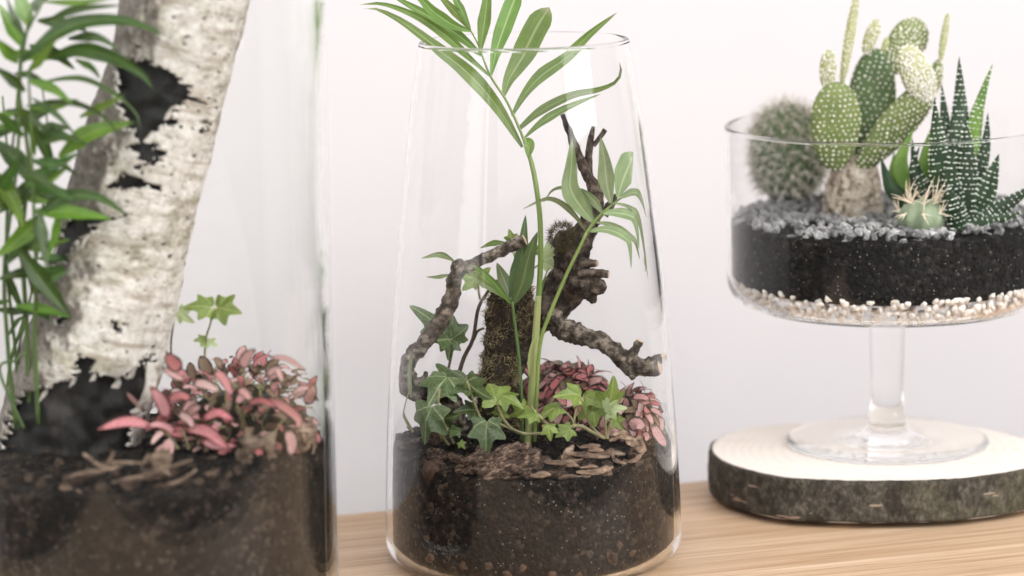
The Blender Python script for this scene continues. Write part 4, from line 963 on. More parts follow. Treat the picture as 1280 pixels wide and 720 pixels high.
axis = catmull(C, 70); ai = np.minimum(np.arange(len(V)) // 36, 69); Nn = nz(V - axis[ai])
msk = (nse(V, 70.0, 77, 3) > -0.12) & (V[:, 2] > JAR[2] + ZSM)
fuzz(V[msk], Nn[msk], 5600, 0.0030, 0.00034, M_MOSS, 'moss', st, 1.3)
fuzz(V[V[:, 2] > JAR[2] + ZSM], Nn[V[:, 2] > JAR[2] + ZSM], 1500, 0.0034, 0.0003, M_GMOSS, 'moss', st, 1.2)
p0 = PM(703, 296, -0.008); q = fib(300); q = q[(q[:, 1] < 0.3)]
fuzz(p0 + q * 0.0075 * np.array([1, 0.8, 1.1]), q, 1500, 0.0036, 0.0002, M_GMOSS, 'moss', rt, 0.5)

# --- pink nerve plants, middle jar (tight heads)
def head(name, label, c, rx, ry, rz, n, L0, mats, base):
    r = thing(name, label, 'plant', base); k = 0
    V, Fs = ICO3
    O('leaf_core', c + V * np.array([rx, ry, rz]) * 0.80 * (1 + 0.08 * nse(V, 3, 5, 3))[:, None], Fs, M_FITO, r, True, np.zeros((len(V), 2)))
    for q in fib(n):
        if q[2] < -0.5: continue
        p = c + q * np.array([rx, ry, rz]) * rng.uniform(0.84, 0.97)
        pole = np.array([0.1, -0.25, 1.0]); tdir = q * (q @ nz(pole)) - nz(pole)
        d = nz(tdir + rng.normal(0, 0.5, 3)) * 0.85 + q * 0.42; nrm = q + rng.normal(0, 0.15, 3)
        L = L0 * rng.uniform(0.8, 1.25)
        p = p - nz(d) * L * 0.35
        if not inside(p + nz(d) * L, JAR, RIN_M, 0.002): continue
        place('leaf', FITM[rng.choice(mats)][k % 6], r, leaf_matrix(p, d, nrm, L)); k += 1
    return r
head('nerve_plant', 'tight dome of red pink nerve plant leaves behind the palm stem', PM(705, 500, 0.028), 0.033, 0.030, 0.026, 330, 0.0140, ['p', 'p', 'p', 'pp', 'o'], ground_m(705, 530))
h2 = head('nerve_plant', 'paler pink nerve plant cluster leaning against the right glass', PM(786, 528, 0.016), 0.026, 0.030, 0.024, 230, 0.0120, ['pp', 'pp', 'p', 'o', 'pp'], ground_m(780, 545))
H2 = Plant.__new__(Plant); H2.root = h2; H2.Pf = PM; H2.jb = JAR; H2.RIN = RIN_M; H2.H = JH
for pts, w, m in [([(786, 536), (795, 530), (806, 536)], 20, M_FITP), ([(803, 540), (808, 545), (806, 552)], 9, M_FITP), ([(760, 545), (768, 540), (776, 548)], 13, M_FITP), ([(815, 530), (822, 545), (832, 560)], 14, M_FITP), ([(727, 528), (735, 524), (742, 532)], 12, M_FITP)]:
    H2.leaf(pts, w, m, -0.025, -0.03, 0.2, None, 'oval', 0.1, 'leaf')

# --- ivy, middle jar
ig = Plant('ivy_plant', 'trailing green ivy with lobed leaves across the front of the tapering jar', 'ivy', ground_m(640, 566), PM, JAR, RIN_M, JH)
f1 = -0.055
for A, B, m, dA, dB, roll, sc, dr in [
    ((541, 507), (522, 556), M_IVY, f1, f1 - 0.012, 0.35, 1.15, 0.25), ((609, 524), (607, 570), M_IVY, f1 - 0.004, f1 - 0.016, 0.1, 1.15, 0.2), ((584, 474), (532, 468), M_IVY, f1 + 0.03, f1 + 0.01, 1.15, 1.0, 0.2),
    ((600, 480), (545, 484), M_IVY, f1 + 0.012, f1, 1.0, 1.0, 0.3), ((583, 476), (610, 502), M_IVY, f1 + 0.004, f1 - 0.006, 0.6, 1.1, 0.4), ((621, 503), (614, 478), M_IVYL, f1, f1 + 0.01, 0.2, 1.5, 0.3),
    ((624, 494), (654, 500), M_IVYL, f1 + 0.004, f1 - 0.004, -0.7, 1.1, 0.4), ((672, 519), (645, 517), M_IVYL, f1, f1 - 0.006, 0.7, 1.0, 0.3), ((658, 506), (634, 530), M_IVYL, f1 + 0.008, f1, -0.9, 1.0, 0.3),
    ((686, 531), (687, 553), M_IVYL, f1 - 0.004, f1 - 0.01, 0.2, 1.0, 0.2), ((714, 536), (692, 546), M_IVYL, f1 - 0.002, f1 - 0.008, 0.3, 1.05, 0.3), ((701, 508), (662, 520), M_IVYL, f1 + 0.004, f1, 0.9, 1.0, 0.3),
    ((727, 495), (752, 503), M_IVYL, f1 + 0.006, f1 - 0.008, -0.3, 1.0, 0.6), ((727, 494), (699, 489), M_IVYL, f1 + 0.006, f1 - 0.006, 0.5, 1.1, 0.4), ((740, 500), (742, 532), M_IVYL, f1 + 0.004, f1 - 0.004, 0.3, 1.2, 0.3),
    ((757, 512), (775, 468), M_IVYL, f1 + 0.004, f1 - 0.002, 0.75, 1.0, 0.1), ((757, 514), (780, 505), M_IVYP, f1, f1 - 0.008, -0.6, 1.05, 0.2), ((767, 522), (778, 538), M_IVYL, f1 - 0.004, f1 - 0.01, 0.2, 1.1, 0.2),
    ((755, 500), (762, 528), M_IVYP, f1 - 0.002, f1 - 0.006, 1.0, 1.0, 0.2), ((576, 540), (550, 534), M_IVY, f1, f1, 0.8, 1.0, 0.3), ((552, 522), (574, 524), M_IVY, f1 + 0.01, f1, 0.8, 1.0, 0.3), ((622, 520), (634, 508), M_IVYL, f1 + 0.004, f1, 0.2, 1.2, 0.2),
    ((596, 512), (572, 512), M_IVY, f1 + 0.012, f1 + 0.005, 0.3, 1.2, 0.2), ((575, 552), (582, 562), M_IVYL, f1, f1 - 0.004, 0.2, 1.0, 0.2), ((560, 470), (542, 492), M_IVY, f1 + 0.014, f1, 0.3, 1.5, 0.2)]:
    ig.ivy(A, B, m, dA, dB, roll, sc, dr)
for pts, w in [([(622, 504), (628, 522), (640, 536), (655, 542), (690, 541)], 4), ([(655, 542), (632, 533), (612, 524)], 3.5), ([(672, 518), (684, 530), (700, 538), (722, 532), (740, 540), (756, 548)], 5), ([(726, 498), (720, 515), (716, 530)], 3.5),
               ([(727, 497), (733, 520), (742, 536), (755, 548)], 3.5), ([(757, 512), (756, 530), (758, 548)], 4), ([(768, 522), (762, 530), (759, 548)], 3), ([(541, 508), (546, 526), (556, 548), (562, 556)], 3.5), ([(552, 524), (560, 538), (568, 554)], 3.5),
               ([(664, 508), (674, 522), (684, 532)], 3), ([(700, 509), (712, 520), (718, 530)], 3), ([(584, 476), (596, 510), (610, 545)], 3), ([(550, 486), (548, 520), (552, 550)], 3)]:
    ig.stem(pts, w, M_VINE, f1 + 0.002, f1 + 0.004, 'vine', 7)
ib = Plant('ivy_shoot', 'ivy shoot on thin brown stems behind the hooked twig and stump', 'ivy', ground_m(570, 520), PM, JAR, RIN_M, JH)
ib.stem([(565, 505), (578, 452), (591, 424), (598, 385), (612, 361)], (6, 5, 4), M_VINEB, 0.0, 0.01, 'vine', 8); ib.stem([(592, 424), (597, 414), (605, 410)], (4, 3), M_VINEB, 0.006, 0.006, 'vine', 6); ib.stem([(600, 374), (598, 362), (599, 350)], (3, 2.5), M_VINE, 0.008, 0.008, 'vine', 6)
ib.stem([(556, 500), (560, 465), (565, 440), (565, 425)], (4, 3), M_VINEB, -0.005, -0.01, 'vine', 6)
ib.ivy((565, 424), (583, 410), M_IVY, -0.008, -0.01, 0.2, 1.1, 0.2); ib.ivy((565, 424), (517, 378), M_IVY, -0.008, -0.004, 0.75, 1.0, 0.1); ib.ivy((564, 423), (561, 442), M_IVY, -0.009, -0.016, 0.1, 1.25, 0.2); ib.ivy((565, 424), (540, 424), M_IVY, -0.008, -0.012, 0.3, 1.15, 0.2); ib.ivy((565, 424), (566, 392), M_IVY, -0.008, -0.004, 0.1, 1.0, 0.2)
ib.ivy((598, 350), (578, 342), M_IVYL, 0.008, 0.0, 0.2, 1.2, 0.3); ib.ivy((598, 350), (608, 338), M_IVYL, 0.008, 0.004, -0.2, 1.3, 0.3)
ib.ivy((641, 303), (637, 288), M_IVYL, 0.01, 0.01, 0.1, 1.1, 0.2); ib.ivy((664, 316), (668, 296), M_IVYL, 0.01, 0.01, 0.1, 1.0, 0.2); ib.ivy((678, 327), (697, 318), M_IVYP, 0.01, 0.014, 0.1, 1.5, 0.2)
ib.stem([(650, 345), (666, 336), (680, 326)], (3, 2), M_VINE, 0.008, 0.01, 'vine', 6); ib.stem([(648, 350), (660, 328), (666, 314)], (2.5, 1.5), M_VINE, 0.008, 0.01, 'vine', 6); ib.stem([(640, 352), (644, 325), (642, 305)], (2, 1.5), M_VINE, 0.008, 0.01, 'vine', 6); ib.stem([(612, 361), (630, 352), (648, 348)], (3, 2.5), M_VINEB, 0.01, 0.008, 'vine', 6)
il = Plant('ivy_shoot', 'pale ivy leaf on a curved stem pressed against the left glass', 'ivy', ground_m(516, 540), PM, JAR, RIN_M, JH)
il.stem([(517, 540), (508, 522), (504, 505), (506, 490)], (4, 3), M_VINE, -0.03, -0.045); il.leaf([(517, 497), (506, 482), (500, 466), (505, 455), (513, 444)], 15, M_PALMP, -0.045, -0.045, 0.6, None, 'oval', 0.3, 'leaf')

# --- bark, stones and dry strips on the soil of the middle jar
big = [((636, 576), 62, (0.15, -0.25, 0.35), 'broad rough piece of brown bark leaning on the front glass below the ivy'), ((590, 580), 38, (0.6, -0.5, 0.6), 'dark slanting piece of bark between round stone and broad bark'),
       ((522, 552), 26, (0.3, 0.3, 2.0), 'dark bark piece under the hooked twig by the left glass'), ((528, 572), 24, (0.2, 0.2, 1.0), 'flat dark bark piece above the brown round stone')]
def bark_piece(seed):
    V, Fs = ico(5); U = np.sign(V) * np.abs(V) ** 0.7 * np.array([1, 0.55, 0.24])
    ridge = 1 - np.abs(nse(U * np.array([1.0, 3.2, 3.2]), 3.0, seed, 4)); lump = nse(U, 2.2, seed + 3, 4)
    return U * (1 + 0.28 * lump + 0.20 * (ridge - 0.7))[:, None] + np.stack([0 * lump, 0 * lump, 0.10 * nse(U, 4.5, seed + 9, 3)], -1), Fs
BIGS = [make_mesh('bark_piece', *bark_piece(71 + 5 * i), M_CHIP, False) for i in range(4)]
def on_glass(px, py, base, RIN, depth_in):
    """point just inside the front glass seen at this pixel"""
    p = None
    for Y in np.linspace(base[1] - 0.13, base[1], 400):
        q = at_y(px, py, Y); d = q - base
        if math.hypot(d[0], d[1]) < RIN(max(d[2], 0.002)) - depth_in: return q
    return at_y(px, py, base[1])
def push_in(p, base, RIN, z, m):
    d = p - base; r = math.hypot(d[0], d[1]); lim = RIN(z) - m
    if r > lim: p = p.copy(); p[:2] = base[:2] + d[:2] * lim / r
    return p
for ib_, (c, s, e, lab) in enumerate(big):
    p = push_in(PM(c[0], c[1], -0.085), JAR, RIN_M, ZSM, 0.012); p = PM(c[0], c[1], p[1] - JAR[1]); p = push_in(p, JAR, RIN_M, ZSM, 0.012)
    o = place('bark_piece', BIGS[ib_], None, trs(p, s * px_m(p) * 0.55, eul(math.pi / 2 * 0.75 + e[0] * 0.4, e[1], e[2] * 0.35))); setp(o, lab, 'bark')
for x, y, s in [(508, 548, 12), (545, 560, 16), (520, 562, 14), (560, 548, 14), (575, 558, 12), (515, 585, 10), (600, 568, 14), (570, 600, 12), (640, 606, 12), (685, 560, 18), (700, 575, 14), (720, 566, 16), (745, 560, 18), (770, 570, 16),
                (690, 590, 13), (760, 590, 14), (790, 572, 14), (810, 562, 16), (672, 568, 14), (735, 580, 15), (710, 552, 15), (655, 560, 14), (558, 576, 13), (780, 556, 15), (826, 556, 10), (540, 540, 12), (600, 545, 15), (630, 548, 15), (680, 545, 15), (730, 545, 15)]:
    p = push_in(on_z(x, y, ZSM + 0.003), JAR, RIN_M, ZSM, 0.009); d = p - JAR; p[2] = ZTM(d[0], d[1]) + 0.003
    o = place('bark_chip', CHIP[k % 8], None, trs(p, s * px_m(p) * 0.75, eul(rng.uniform(-0.6, 0.6), rng.uniform(-0.6, 0.6), rng.uniform(0, 6.3)))); k += 1
    setp(o, 'brown bark chip lying on the soil of the tapering jar', 'bark chip', 'bark chips in the tapering jar')
for jb_, RI_, zs_, rowpts, lab, grp in (
    (JAR, RIN_M, ZSM, [(503 + 9.5 * i, 556 + 26 * abs(math.sin(i * 2.3)) + 12 * math.sin(math.pi * i / 33)) for i in range(34)], 'brown bark chip lying on the soil of the tapering jar', 'bark chips in the tapering jar'),
    (JL, RIN_L, ZSL, [(-6 + 15 * i, 572 + 22 * abs(math.sin(i * 1.9)) + 14 * math.sin(math.pi * (i + 6) / 34)) for i in range(27)], 'brown bark chip lying on the soil of the tall cylinder jar', 'bark chips in the cylinder jar')):
    for x, y in rowpts:
        s = rng.uniform(8, 17); p = on_glass(x, y, jb_, RI_, 0.0012 + s * 0.00054 * 0.35)
        o = place('bark_chip', CHIP[k % 8], None, trs(p, s * px_m(p) * 0.72, eul(math.pi / 2 + rng.uniform(-0.5, 0.5), rng.uniform(-0.5, 0.5), math.atan2(p[0] - jb_[0], -(p[1] - jb_[1])) + rng.uniform(-0.3, 0.3)))); k += 1
        setp(o, lab, 'bark chip', grp)
SX = [([(788, 553), (806, 558), (822, 564), (832, 566)], 12), ([(795, 580), (812, 577), (832, 568)], 8), ([(724, 559), (740, 557), (752, 558)], 6), ([(735, 563), (745, 562), (756, 564)], 7), ([(707, 582), (715, 580), (724, 583)], 7), ([(725, 584), (738, 583), (748, 584)], 5),
      ([(697, 598), (712, 595), (724, 597), (738, 595)], 6), ([(703, 588), (708, 570), (716, 556)], 12), ([(663, 595), (680, 593), (688, 594)], 9), ([(766, 552), (785, 548), (805, 552)], 8), ([(770, 562), (772, 575), (792, 582)], 6), ([(812, 553), (822, 552), (834, 563)], 9), ([(750, 595), (758, 588), (764, 600)], 13),
      ([(770, 545), (790, 543), (815, 556)], 7), ([(740, 570), (765, 566), (790, 570)], 8), ([(705, 566), (735, 569), (765, 572)], 8), ([(680, 577), (700, 578), (728, 574)], 7), ([(720, 590), (745, 590), (770, 585)], 8)]
for pts, w in SX:
    C = np.array([push_in(PM(a, b, -0.10), JAR, RIN_M, ZSM, 0.003 + 0.004 * (w > 10)) for a, b in pts])
    C = np.array([PM(a, b, c[1] - JAR[1]) for (a, b), c in zip(pts, C)])
    V, Fs, uv = tube(C, np.r_[0.4, np.ones(len(C) - 2), 0.35] * w * px_m(C[0]) * 0.5, 8, 18, 0.45, 280.0, rng.uniform(0, 90), True, 0.6)
    setp(O('dry_strip', clampin(V, JAR, RIN_M, JH, 0.0012), Fs, M_TAN, None, True, uv), 'pale dry wood strip pressed against the glass at the soil of the tapering jar', 'wood strip', 'dry strips in the tapering jar')
def round_stone(seed):
    V, Fs = ICO2; return V * np.array([1, 0.85, 0.8]) * (1 + 0.3 * nse(V, 1.3, seed, 4))[:, None], Fs
RST = [make_mesh('stone', *round_stone(90 + i), M_CLAY, True) for i in range(4)]
for i, (x, y, s, lab) in enumerate([(545, 589, 19, 'rounded red brown stone against the glass left of the broad bark'), (540, 671, 9, None), (545, 695, 12, None), (583, 705, 10, None), (613, 707, 9, None), (655, 707, 9, None), (757, 695, 16, None), (786, 690, 9, None), (520, 692, 7, None), (690, 714, 9, None), (635, 716, 9, None), (771, 682, 7, None), (720, 716, 9, None)]):
    p = on_glass(x, y, JAR, RIN_M, 0.0008 + s * 0.00054 * 0.62); p[2] = max(p[2], 0.0045 + s * 0.00054 * 0.8); o = place('stone', RST[i % 4], None, trs(p, s * px_m(p), eul(rng.uniform(-1, 1), rng.uniform(-1, 1), rng.uniform(0, 6))))
    if lab: setp(o, lab, 'stone')
    else: setp(o, 'small brown stone buried in the soil low in the tapering jar', 'stone', 'stones buried in the jar soil')

# ================================================================== FOOTED BOWL CONTENTS
GR = [make_mesh('gravel_stone', *hull_stone(200 + i, 15, (1, 0.8, 0.65)), M_GRAVEL, False) for i in range(10)]
cand = []
while len(cand) < 1150:
    x, y = rng.uniform(-1, 1, 2) * RIN_B(ZGB)
    r = math.hypot(x, y); s = rng.uniform(0.0024, 0.0056)
    if r > RIN_B(ZGB) - 0.0018 - s * 0.75: continue
    edge = (RIN_B(ZGB) - r) < 0.012
    z = ZGB + rng.uniform(-0.007, 0.002) if edge and y < 0.02 else ZGB + rng.uniform(-0.003, 0.0015)
    cand.append((FOOT + np.array([x, y, z]), s))
cand.sort(key=lambda c: c[0][1] - c[1] * 6)
mb = MB()
for i, (p, s) in enumerate(cand):
    M = trs(p, s, rand_rot())
    if i < 300:
        setp(place('gravel_stone', GR[i % 10], None, M), 'grey gravel stone on top of the black soil in the footed bowl', 'gravel stone', 'grey gravel stones in the footed bowl')
    else:
        m_ = GR[i % 10]; V = np.array([(M @ v.co)[:] for v in m_.vertices]); mb.add(V, [tuple(q.vertices) for q in m_.polygons])
o = mb.build('gravel', M_GRAVEL, None, False); setp(o, 'grey gravel covering the back of the soil in the footed bowl', 'gravel', kind='stuff')
WP = [make_mesh('white_pebble', *hull_stone(300 + i, 22, (1, 0.75, 0.7)), M_PEB, True) for i in range(8)]
zb = Z0 + 0.004
for i in range(330):
    a = -math.pi / 2 + rng.uniform(-1.7, 1.7); s = rng.uniform(0.0028, 0.0047); lev = rng.random() ** 1.3; z = zb + s * 0.75 + lev * 0.0145
    r = RIN_B(z) - s * 0.72 - 0.0006
    if lev > 0.5 and rng.random() < 0.4: continue
    p = FOOT + np.array([r * math.cos(a), r * math.sin(a), z])
    setp(place('white_pebble', WP[i % 8], None, trs(p, s, rand_rot())), 'small white pebble in the layer under the black soil of the footed bowl', 'pebble', 'white pebbles in the footed bowl')
mb = MB()
for i in range(260):
    a = rng.uniform(0, 6.283); r = 0.093 * math.sqrt(rng.random()); s = rng.uniform(0.003, 0.0045); m_ = WP[i % 8]
    M = trs(FOOT + np.array([r * math.cos(a), r * math.sin(a), zb + s * 0.8]), s, rand_rot())
    mb.add(np.array([(M @ v.co)[:] for v in m_.vertices]), [tuple(q.vertices) for q in m_.polygons])
o = mb.build('pebble_bed', M_PEB, None, True); setp(o, 'white pebble bed hidden under the middle of the bowl soil', 'pebbles', kind='stuff')

def gb(px, py): return on_z(px, py, FOOT[2] + ZGB)
# --- globe cactus
gp = gb(985, 249); gy = gp[1] - FOOT[1]
kx = px_m(gp)
gc = PB(984, 192, gy); ga = 49 * kx; gh = 62 * kx
gl = thing('globe_cactus', 'round grey green globe cactus bristling with pale spines at the bowl edge', 'cactus', gp)
pts_ = fib(230)
V, Fs = ico(5); D = V @ pts_.T; best = D.max(1); V2 = V * (0.93 + 0.07 * np.clip((best - 0.985) / 0.015, 0, 1))[:, None]
O('body', gc + V2 * np.array([ga, ga, gh]), Fs, M_GLOBE, gl, True)
mb = MB()
for q in pts_:
    if q[2] < -0.75: continue
    p = gc + q * np.array([ga, ga, gh]) * 0.99
    for j in range(12):
        t = nz(np.cross(q, rng.normal(size=3))); ln = rng.uniform(0.006, 0.009) * (1.4 if j < 5 else 1.0); d = nz(q * (0.5 if j > 4 else 1.2) + t * (1 if j > 4 else 0.45)); s = nz(np.cross(d, rng.normal(size=3))) * 0.00046
        e = p + d * ln; mb.add([p - s, p + s, e], [(0, 1, 2)]); s2 = nz(np.cross(d, s)) * 0.00046; mb.add([p - s2, p + s2, e], [(0, 1, 2)])
mb.build('spines', M_SPINE, gl, False)['kind'] = 'stuff'

# --- prickly pear
opb = gb(1066, 266); oy = opb[1] - FOOT[1]
op_ = thing('prickly_pear', 'prickly pear cactus with corky trunk and many white dotted pads', 'cactus', opb)
C = poly(PB, [(1066, 272), (1066, 250), (1068, 228), (1072, 208), (1074, 196)], oy); k0 = px_m(C[0]) * 0.5
V, Fs, uv = tube(C, np.array([76, 75, 68, 54, 36]) * k0, 44, 80, 0.09, 330.0, 83, True, 0.85, 4); O('trunk', V, Fs, M_CORK, op_, True, uv, org=C[0])
def pad(A, B, w, dA, dB, roll, thick, mat, spacing, dot, amat, tip=0.0, nlong=26):
    a = PB(A[0], A[1], oy + dA); b = PB(B[0], B[1], oy + dB); k = px_m(a); L = np.linalg.norm(b - a); d = nz(b - a)
    n = toward(a); n = nz(n - d * (n @ d)); y = np.cross(n, d); y2 = y * math.cos(roll) + n * math.sin(roll); n2 = np.cross(d, y2)
    hw_ = w * k / 2; ht = hw_ * thick
    V, Fs = ico(4)
    prof = lambda x: np.sqrt(np.clip(1 - x * x, 0, 1)) * (1 + tip * x)
    X = V[:, 0]; rad = np.hypot(V[:, 1], V[:, 2]) + 1e-9; cyy, czz = V[:, 1] / rad, V[:, 2] / rad; pr_ = prof(X)
    loc = lambda X, cy_, cz_, pr_, e=1.0: a + np.outer((X * 0.5 + 0.5) * L, d) + np.outer(pr_ * cy_ * hw_ * e, y2) + np.outer(pr_ * cz_ * ht * e, n2)
    o = O('pad', loc(X, cyy, czz, pr_), Fs, mat, op_, True, org=a)
    mb = MB(); iv_, if_ = ICO1; row = 0; sp = spacing * k
    xs = np.arange(-L / 2 + sp * 0.5, L / 2, sp * 0.86)
    for xx in xs:
        X0 = xx / (L / 2); wd = prof(X0) * hw_; row += 1
        if wd < 1e-4: continue
        for side in (1, -1):
            for yy in np.arange(-wd + (row % 2) * sp * 0.5, wd + 1e-6, sp):
                cy_ = np.clip(yy / wd + rng.normal(0, 0.035), -1, 1); cz_ = side * math.sqrt(max(0, 1 - cy_ * cy_))
                p = loc(np.array([np.clip(X0 + rng.normal(0, 0.13) * sp / (L / 2), -0.99, 0.99)]), np.array([cy_]), np.array([cz_]), np.array([prof(X0)]))[0]
                s = dot * k * 0.5 * rng.uniform(0.7, 1.35)
                mb.add(p + iv_ * s * (1 + 0.25 * rng.normal(size=(len(iv_), 1))), if_)
    q = mb.build('areoles', amat, o, True); q['kind'] = 'stuff'
    return o
pad((1044, 214), (1045, 102), 64, -0.016, -0.020, 0.15, 0.36, M_CACT, 7.2, 2.75, M_AREO, 0.12)
pad((1082, 212), (1095, 60), 60, 0.002, 0.012, -0.25, 0.32, M_CACTD, 7.6, 2.8, M_AREO, 0.10)
pad((1072, 212), (1170, 100), 46, -0.012, -0.010, 0.35, 0.50, M_CACT, 6.4, 2.8, M_AREO, 0.1)
pad((1163, 132), (1131, 58), 42, -0.010, -0.018, 0.1, 0.45, M_CACTY, 3.4, 3.1, M_AREOW, 0.0)
pad((1112, 92), (1150, 24), 48, 0.014, 0.016, 0.2, 0.42, M_CACT, 5.0, 3.1, M_AREO, 0.15)
pad((1164, 124), (1174, 74), 22, 0.002, 0.006, 0.9, 0.7, M_CACT, 5.0, 3.2, M_AREO, 0.0)
pad((1052, 106), (1072, -12), 13, 0.002, 0.004, 0.4, 0.8, M_CACTY, 3.6, 2.6, M_AREO, 0.0)
pad((1034, 112), (1036, 62), 22, -0.002, -0.006, 0.2, 0.5, M_CACTY, 4.0, 3.0, M_AREOW, 0.0)
pad((1081, 68), (1097, 24), 18, 0.010, 0.008, 0.3, 0.5, M_CACTY, 4.0, 3.0, M_AREOW, 0.0)
pad((1103, 66), (1109, 46), 7, 0.012, 0.012, 0.2, 0.9, M_CACTY, 4.0, 1.6, M_AREO, 0.0)
pad((1175, 78), (1185, 16), 9, 0.004, 0.006, 0.2, 0.9, M_CACTY, 3.6, 2.2, M_AREO, 0.0)

# --- zebra haworthia
hb = gb(1205, 279); hy = hb[1] - FOOT[1]
hwt = thing('zebra_haworthia', 'dark green zebra haworthia with upright leaves covered in white bumps', 'succulent', hb)
def haw(root, pts, w, d0, d1, mat, bumps=True, flat=0.45, bs=2.3, sp=6.4):
    C = poly(PB, pts, hy + d0, hy + d1); k = px_m(C[0]) * 0.5; steps = 34; n = 16
    Q = catmull(C, steps); t = np.linspace(0, 1, steps); r = w * k * np.clip((1 - t) / 0.55, 0, 1) ** 0.88 * (0.75 + 0.25 * np.clip(t / 0.25, 0, 1)) + 1e-5
    T = nz(np.gradient(Q, axis=0)); nrm = np.array([0, -1, 0.1]); N = nz(nrm - T * (T @ nrm)[:, None]); B = np.cross(T, N)
    a = np.linspace(0, 2 * math.pi, n, endpoint=False)
    V = (Q[:, None] + r[:, None, None] * (np.cos(a)[None, :, None] * B[:, None] + flat * np.sin(a)[None, :, None] * N[:, None])).reshape(-1, 3)
    Fs = [(i * n + j, i * n + (j + 1) % n, (i + 1) * n + (j + 1) % n, (i + 1) * n + j) for i in range(steps - 1) for j in range(n)]
    lf = O('leaf', clampin(V, FOOT, RIN_B, ZR), Fs, mat, root, True, org=C[0])
    if bumps:
        mb = MB(); L = np.linalg.norm(np.diff(Q, axis=0), axis=1).sum(); rows = int(L / (sp * k * 2)); iv_, if_ = ICO1
        for i in range(rows):
            tt = (i + 0.5 + rng.uniform(-0.2, 0.2)) / rows
            if tt > 0.97: continue
            f = tt * (steps - 1); i0 = int(f); fr_ = f - i0; i1 = min(i0 + 1, steps - 1)
            q = Q[i0] * (1 - fr_) + Q[i1] * fr_; rr_ = r[i0] * (1 - fr_) + r[i1] * fr_
            m = max(4, int(2 * math.pi * rr_ * 0.75 / (sp * k * 1.35)))
            for j in range(m):
                an = 2 * math.pi * (j + 0.5 * (i % 2)) / m + rng.normal(0, 0.12)
                if rng.random() < 0.1: continue
                p = q + rr_ * (math.cos(an) * B[i0] + flat * math.sin(an) * N[i0]); s = bs * k * rng.uniform(0.6, 1.25)
                mb.add(p + (iv_[:, :1] * B[i0] * 1.9 + iv_[:, 1:2] * N[i0] * 0.9 + iv_[:, 2:3] * T[i0] * 0.8) * s, if_)
        if mb.n:
            V = clampin(np.concatenate(mb.V), FOOT, RIN_B, ZR); q = O('tubercles', V, mb.F, M_TUB, lf, True); q['kind'] = 'stuff'
    return lf
for pts, w, d0, d1, m, b in [([(1200, 282), (1199, 200), (1200, 140), (1199, 70)], 27, 0.008, 0.016, M_HAW, 1), ([(1206, 282), (1216, 170), (1226, 125), (1241, 79)], 21, 0.008, 0.014, M_HAWG, 1), ([(1194, 282), (1186, 200), (1181, 150), (1177, 104)], 20, 0.012, 0.020, M_HAW, 1),
    ([(1190, 282), (1180, 230), (1172, 180), (1168, 122)], 25, -0.006, -0.012, M_HAW, 1), ([(1208, 282), (1222, 220), (1232, 180), (1235, 140)], 18, 0.006, 0.008, M_HAW, 1), ([(1208, 284), (1222, 258), (1236, 228), (1248, 192)], 26, -0.004, -0.010, M_HAW, 1),
    ([(1203, 284), (1204, 240), (1208, 190), (1207, 148)], 27, -0.008, -0.010, M_HAW, 1), ([(1212, 284), (1240, 268), (1268, 248), (1300, 226)], 17, -0.008, -0.012, M_HAW, 1), ([(1212, 284), (1235, 277), (1258, 271), (1277, 264)], 12, -0.010, -0.014, M_HAW, 1),
    ([(1199, 286), (1194, 266), (1190, 250), (1185, 232)], 21, -0.018, -0.024, M_HAW, 1), ([(1198, 284), (1190, 240), (1188, 215), (1192, 180)], 22, -0.010, -0.016, M_HAW, 1),
    ([(1184, 278), (1150, 225), (1142, 195), (1140, 172)], 15, 0.0, 0.002, M_HAW, 1)]:
    haw(hwt, pts, w * 1.22, d0, d1, m, bool(b))
hg = thing('green_succulent', 'plain dark green succulent leaves between the prickly pear and zebra haworthia', 'succulent', gb(1140, 262))
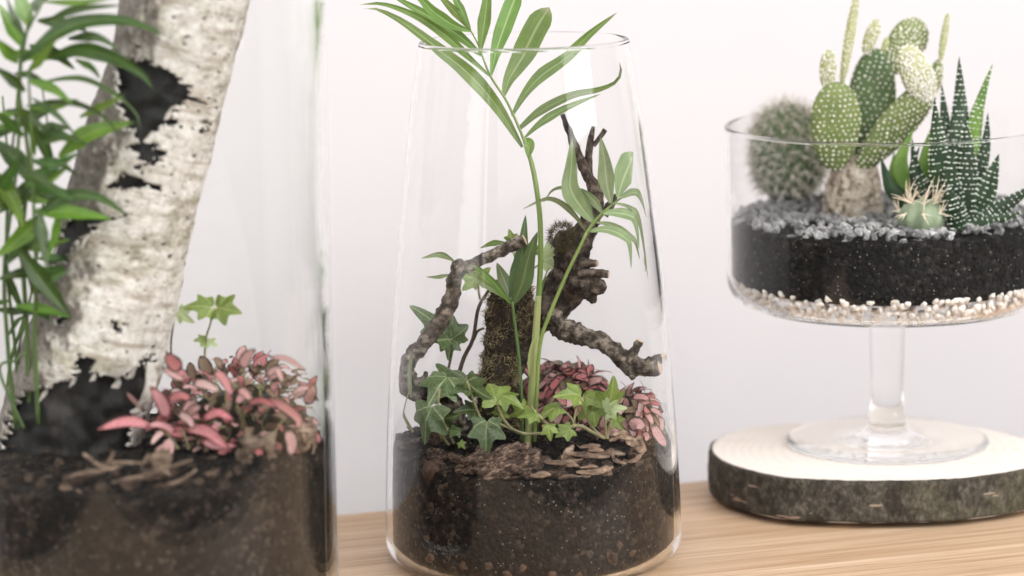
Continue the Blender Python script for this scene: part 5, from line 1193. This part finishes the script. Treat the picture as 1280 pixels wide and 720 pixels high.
for pts, w, d0, d1 in [([(1150, 265), (1132, 230), (1126, 200), (1142, 160)], 24, 0.016, 0.02), ([(1150, 265), (1118, 240), (1108, 220), (1101, 196)], 20, 0.014, 0.012), ([(1155, 265), (1156, 210), (1160, 180), (1168, 152)], 20, 0.022, 0.024), ([(1150, 265), (1130, 250), (1116, 226), (1118, 188)], 18, 0.024, 0.028), ([(1152, 266), (1146, 230), (1142, 205), (1150, 182)], 17, 0.010, 0.010)]:
    haw(hg, pts, w, d0, d1, M_HAWG if d0 > 0.015 else M_HAW, False, 0.3)

# --- small spiny cactus
scb = gb(1153, 284); sy = scb[1] - FOOT[1]; k0 = px_m(scb)
sp_ = thing('spiny_cactus', 'small ribbed pale green cactus with long cream spines at the front of the gravel', 'cactus', scb)
cc = PB(1153, 272, sy); V, Fs = ico(4); an = np.arctan2(V[:, 1], V[:, 0]); rb_ = 1 - 0.20 * np.abs(np.sin(an * 4 + 0.5)) ** 1.6 * np.sqrt(np.clip(1 - V[:, 2] ** 2, 0, 1))
SB = np.array([31, 29, 24]) * k0
O('body', cc + V * rb_[:, None] * SB, Fs, M_BLUEG, sp_, True, org=scb)
for i in range(8):
    a = (i * math.pi - 0.5) / 4 + 0.0
    for el in (0.35, 0.95):
        q = np.array([math.cos(a) * math.cos(el), math.sin(a) * math.cos(el), math.sin(el)]); p = cc + q * SB * 1.0
        for j in range(5 if el > 0.5 else 4):
            t = nz(np.cross(q, rng.normal(size=3))); ln = rng.uniform(16, 36) * k0 * (1.15 if el > 0.5 else 0.75); d = nz(q * rng.uniform(0.4, 1.1) + t * 0.9 + np.array([0, 0, 0.25]))
            V, Fs, uv = tube(np.array([p, p + d * ln * 0.55, p + d * ln + q * ln * -0.12]), np.array([1.1, 0.8, 0.15]) * k0 * 0.85, 5, 8); O('spine', V, Fs, M_SPINEC, sp_, True, uv, org=p)
        V, Fs = ICO1; O('areole', p + V * 2.4 * k0 * np.array([1, 1, 0.8]), Fs, M_AREO, sp_, True)
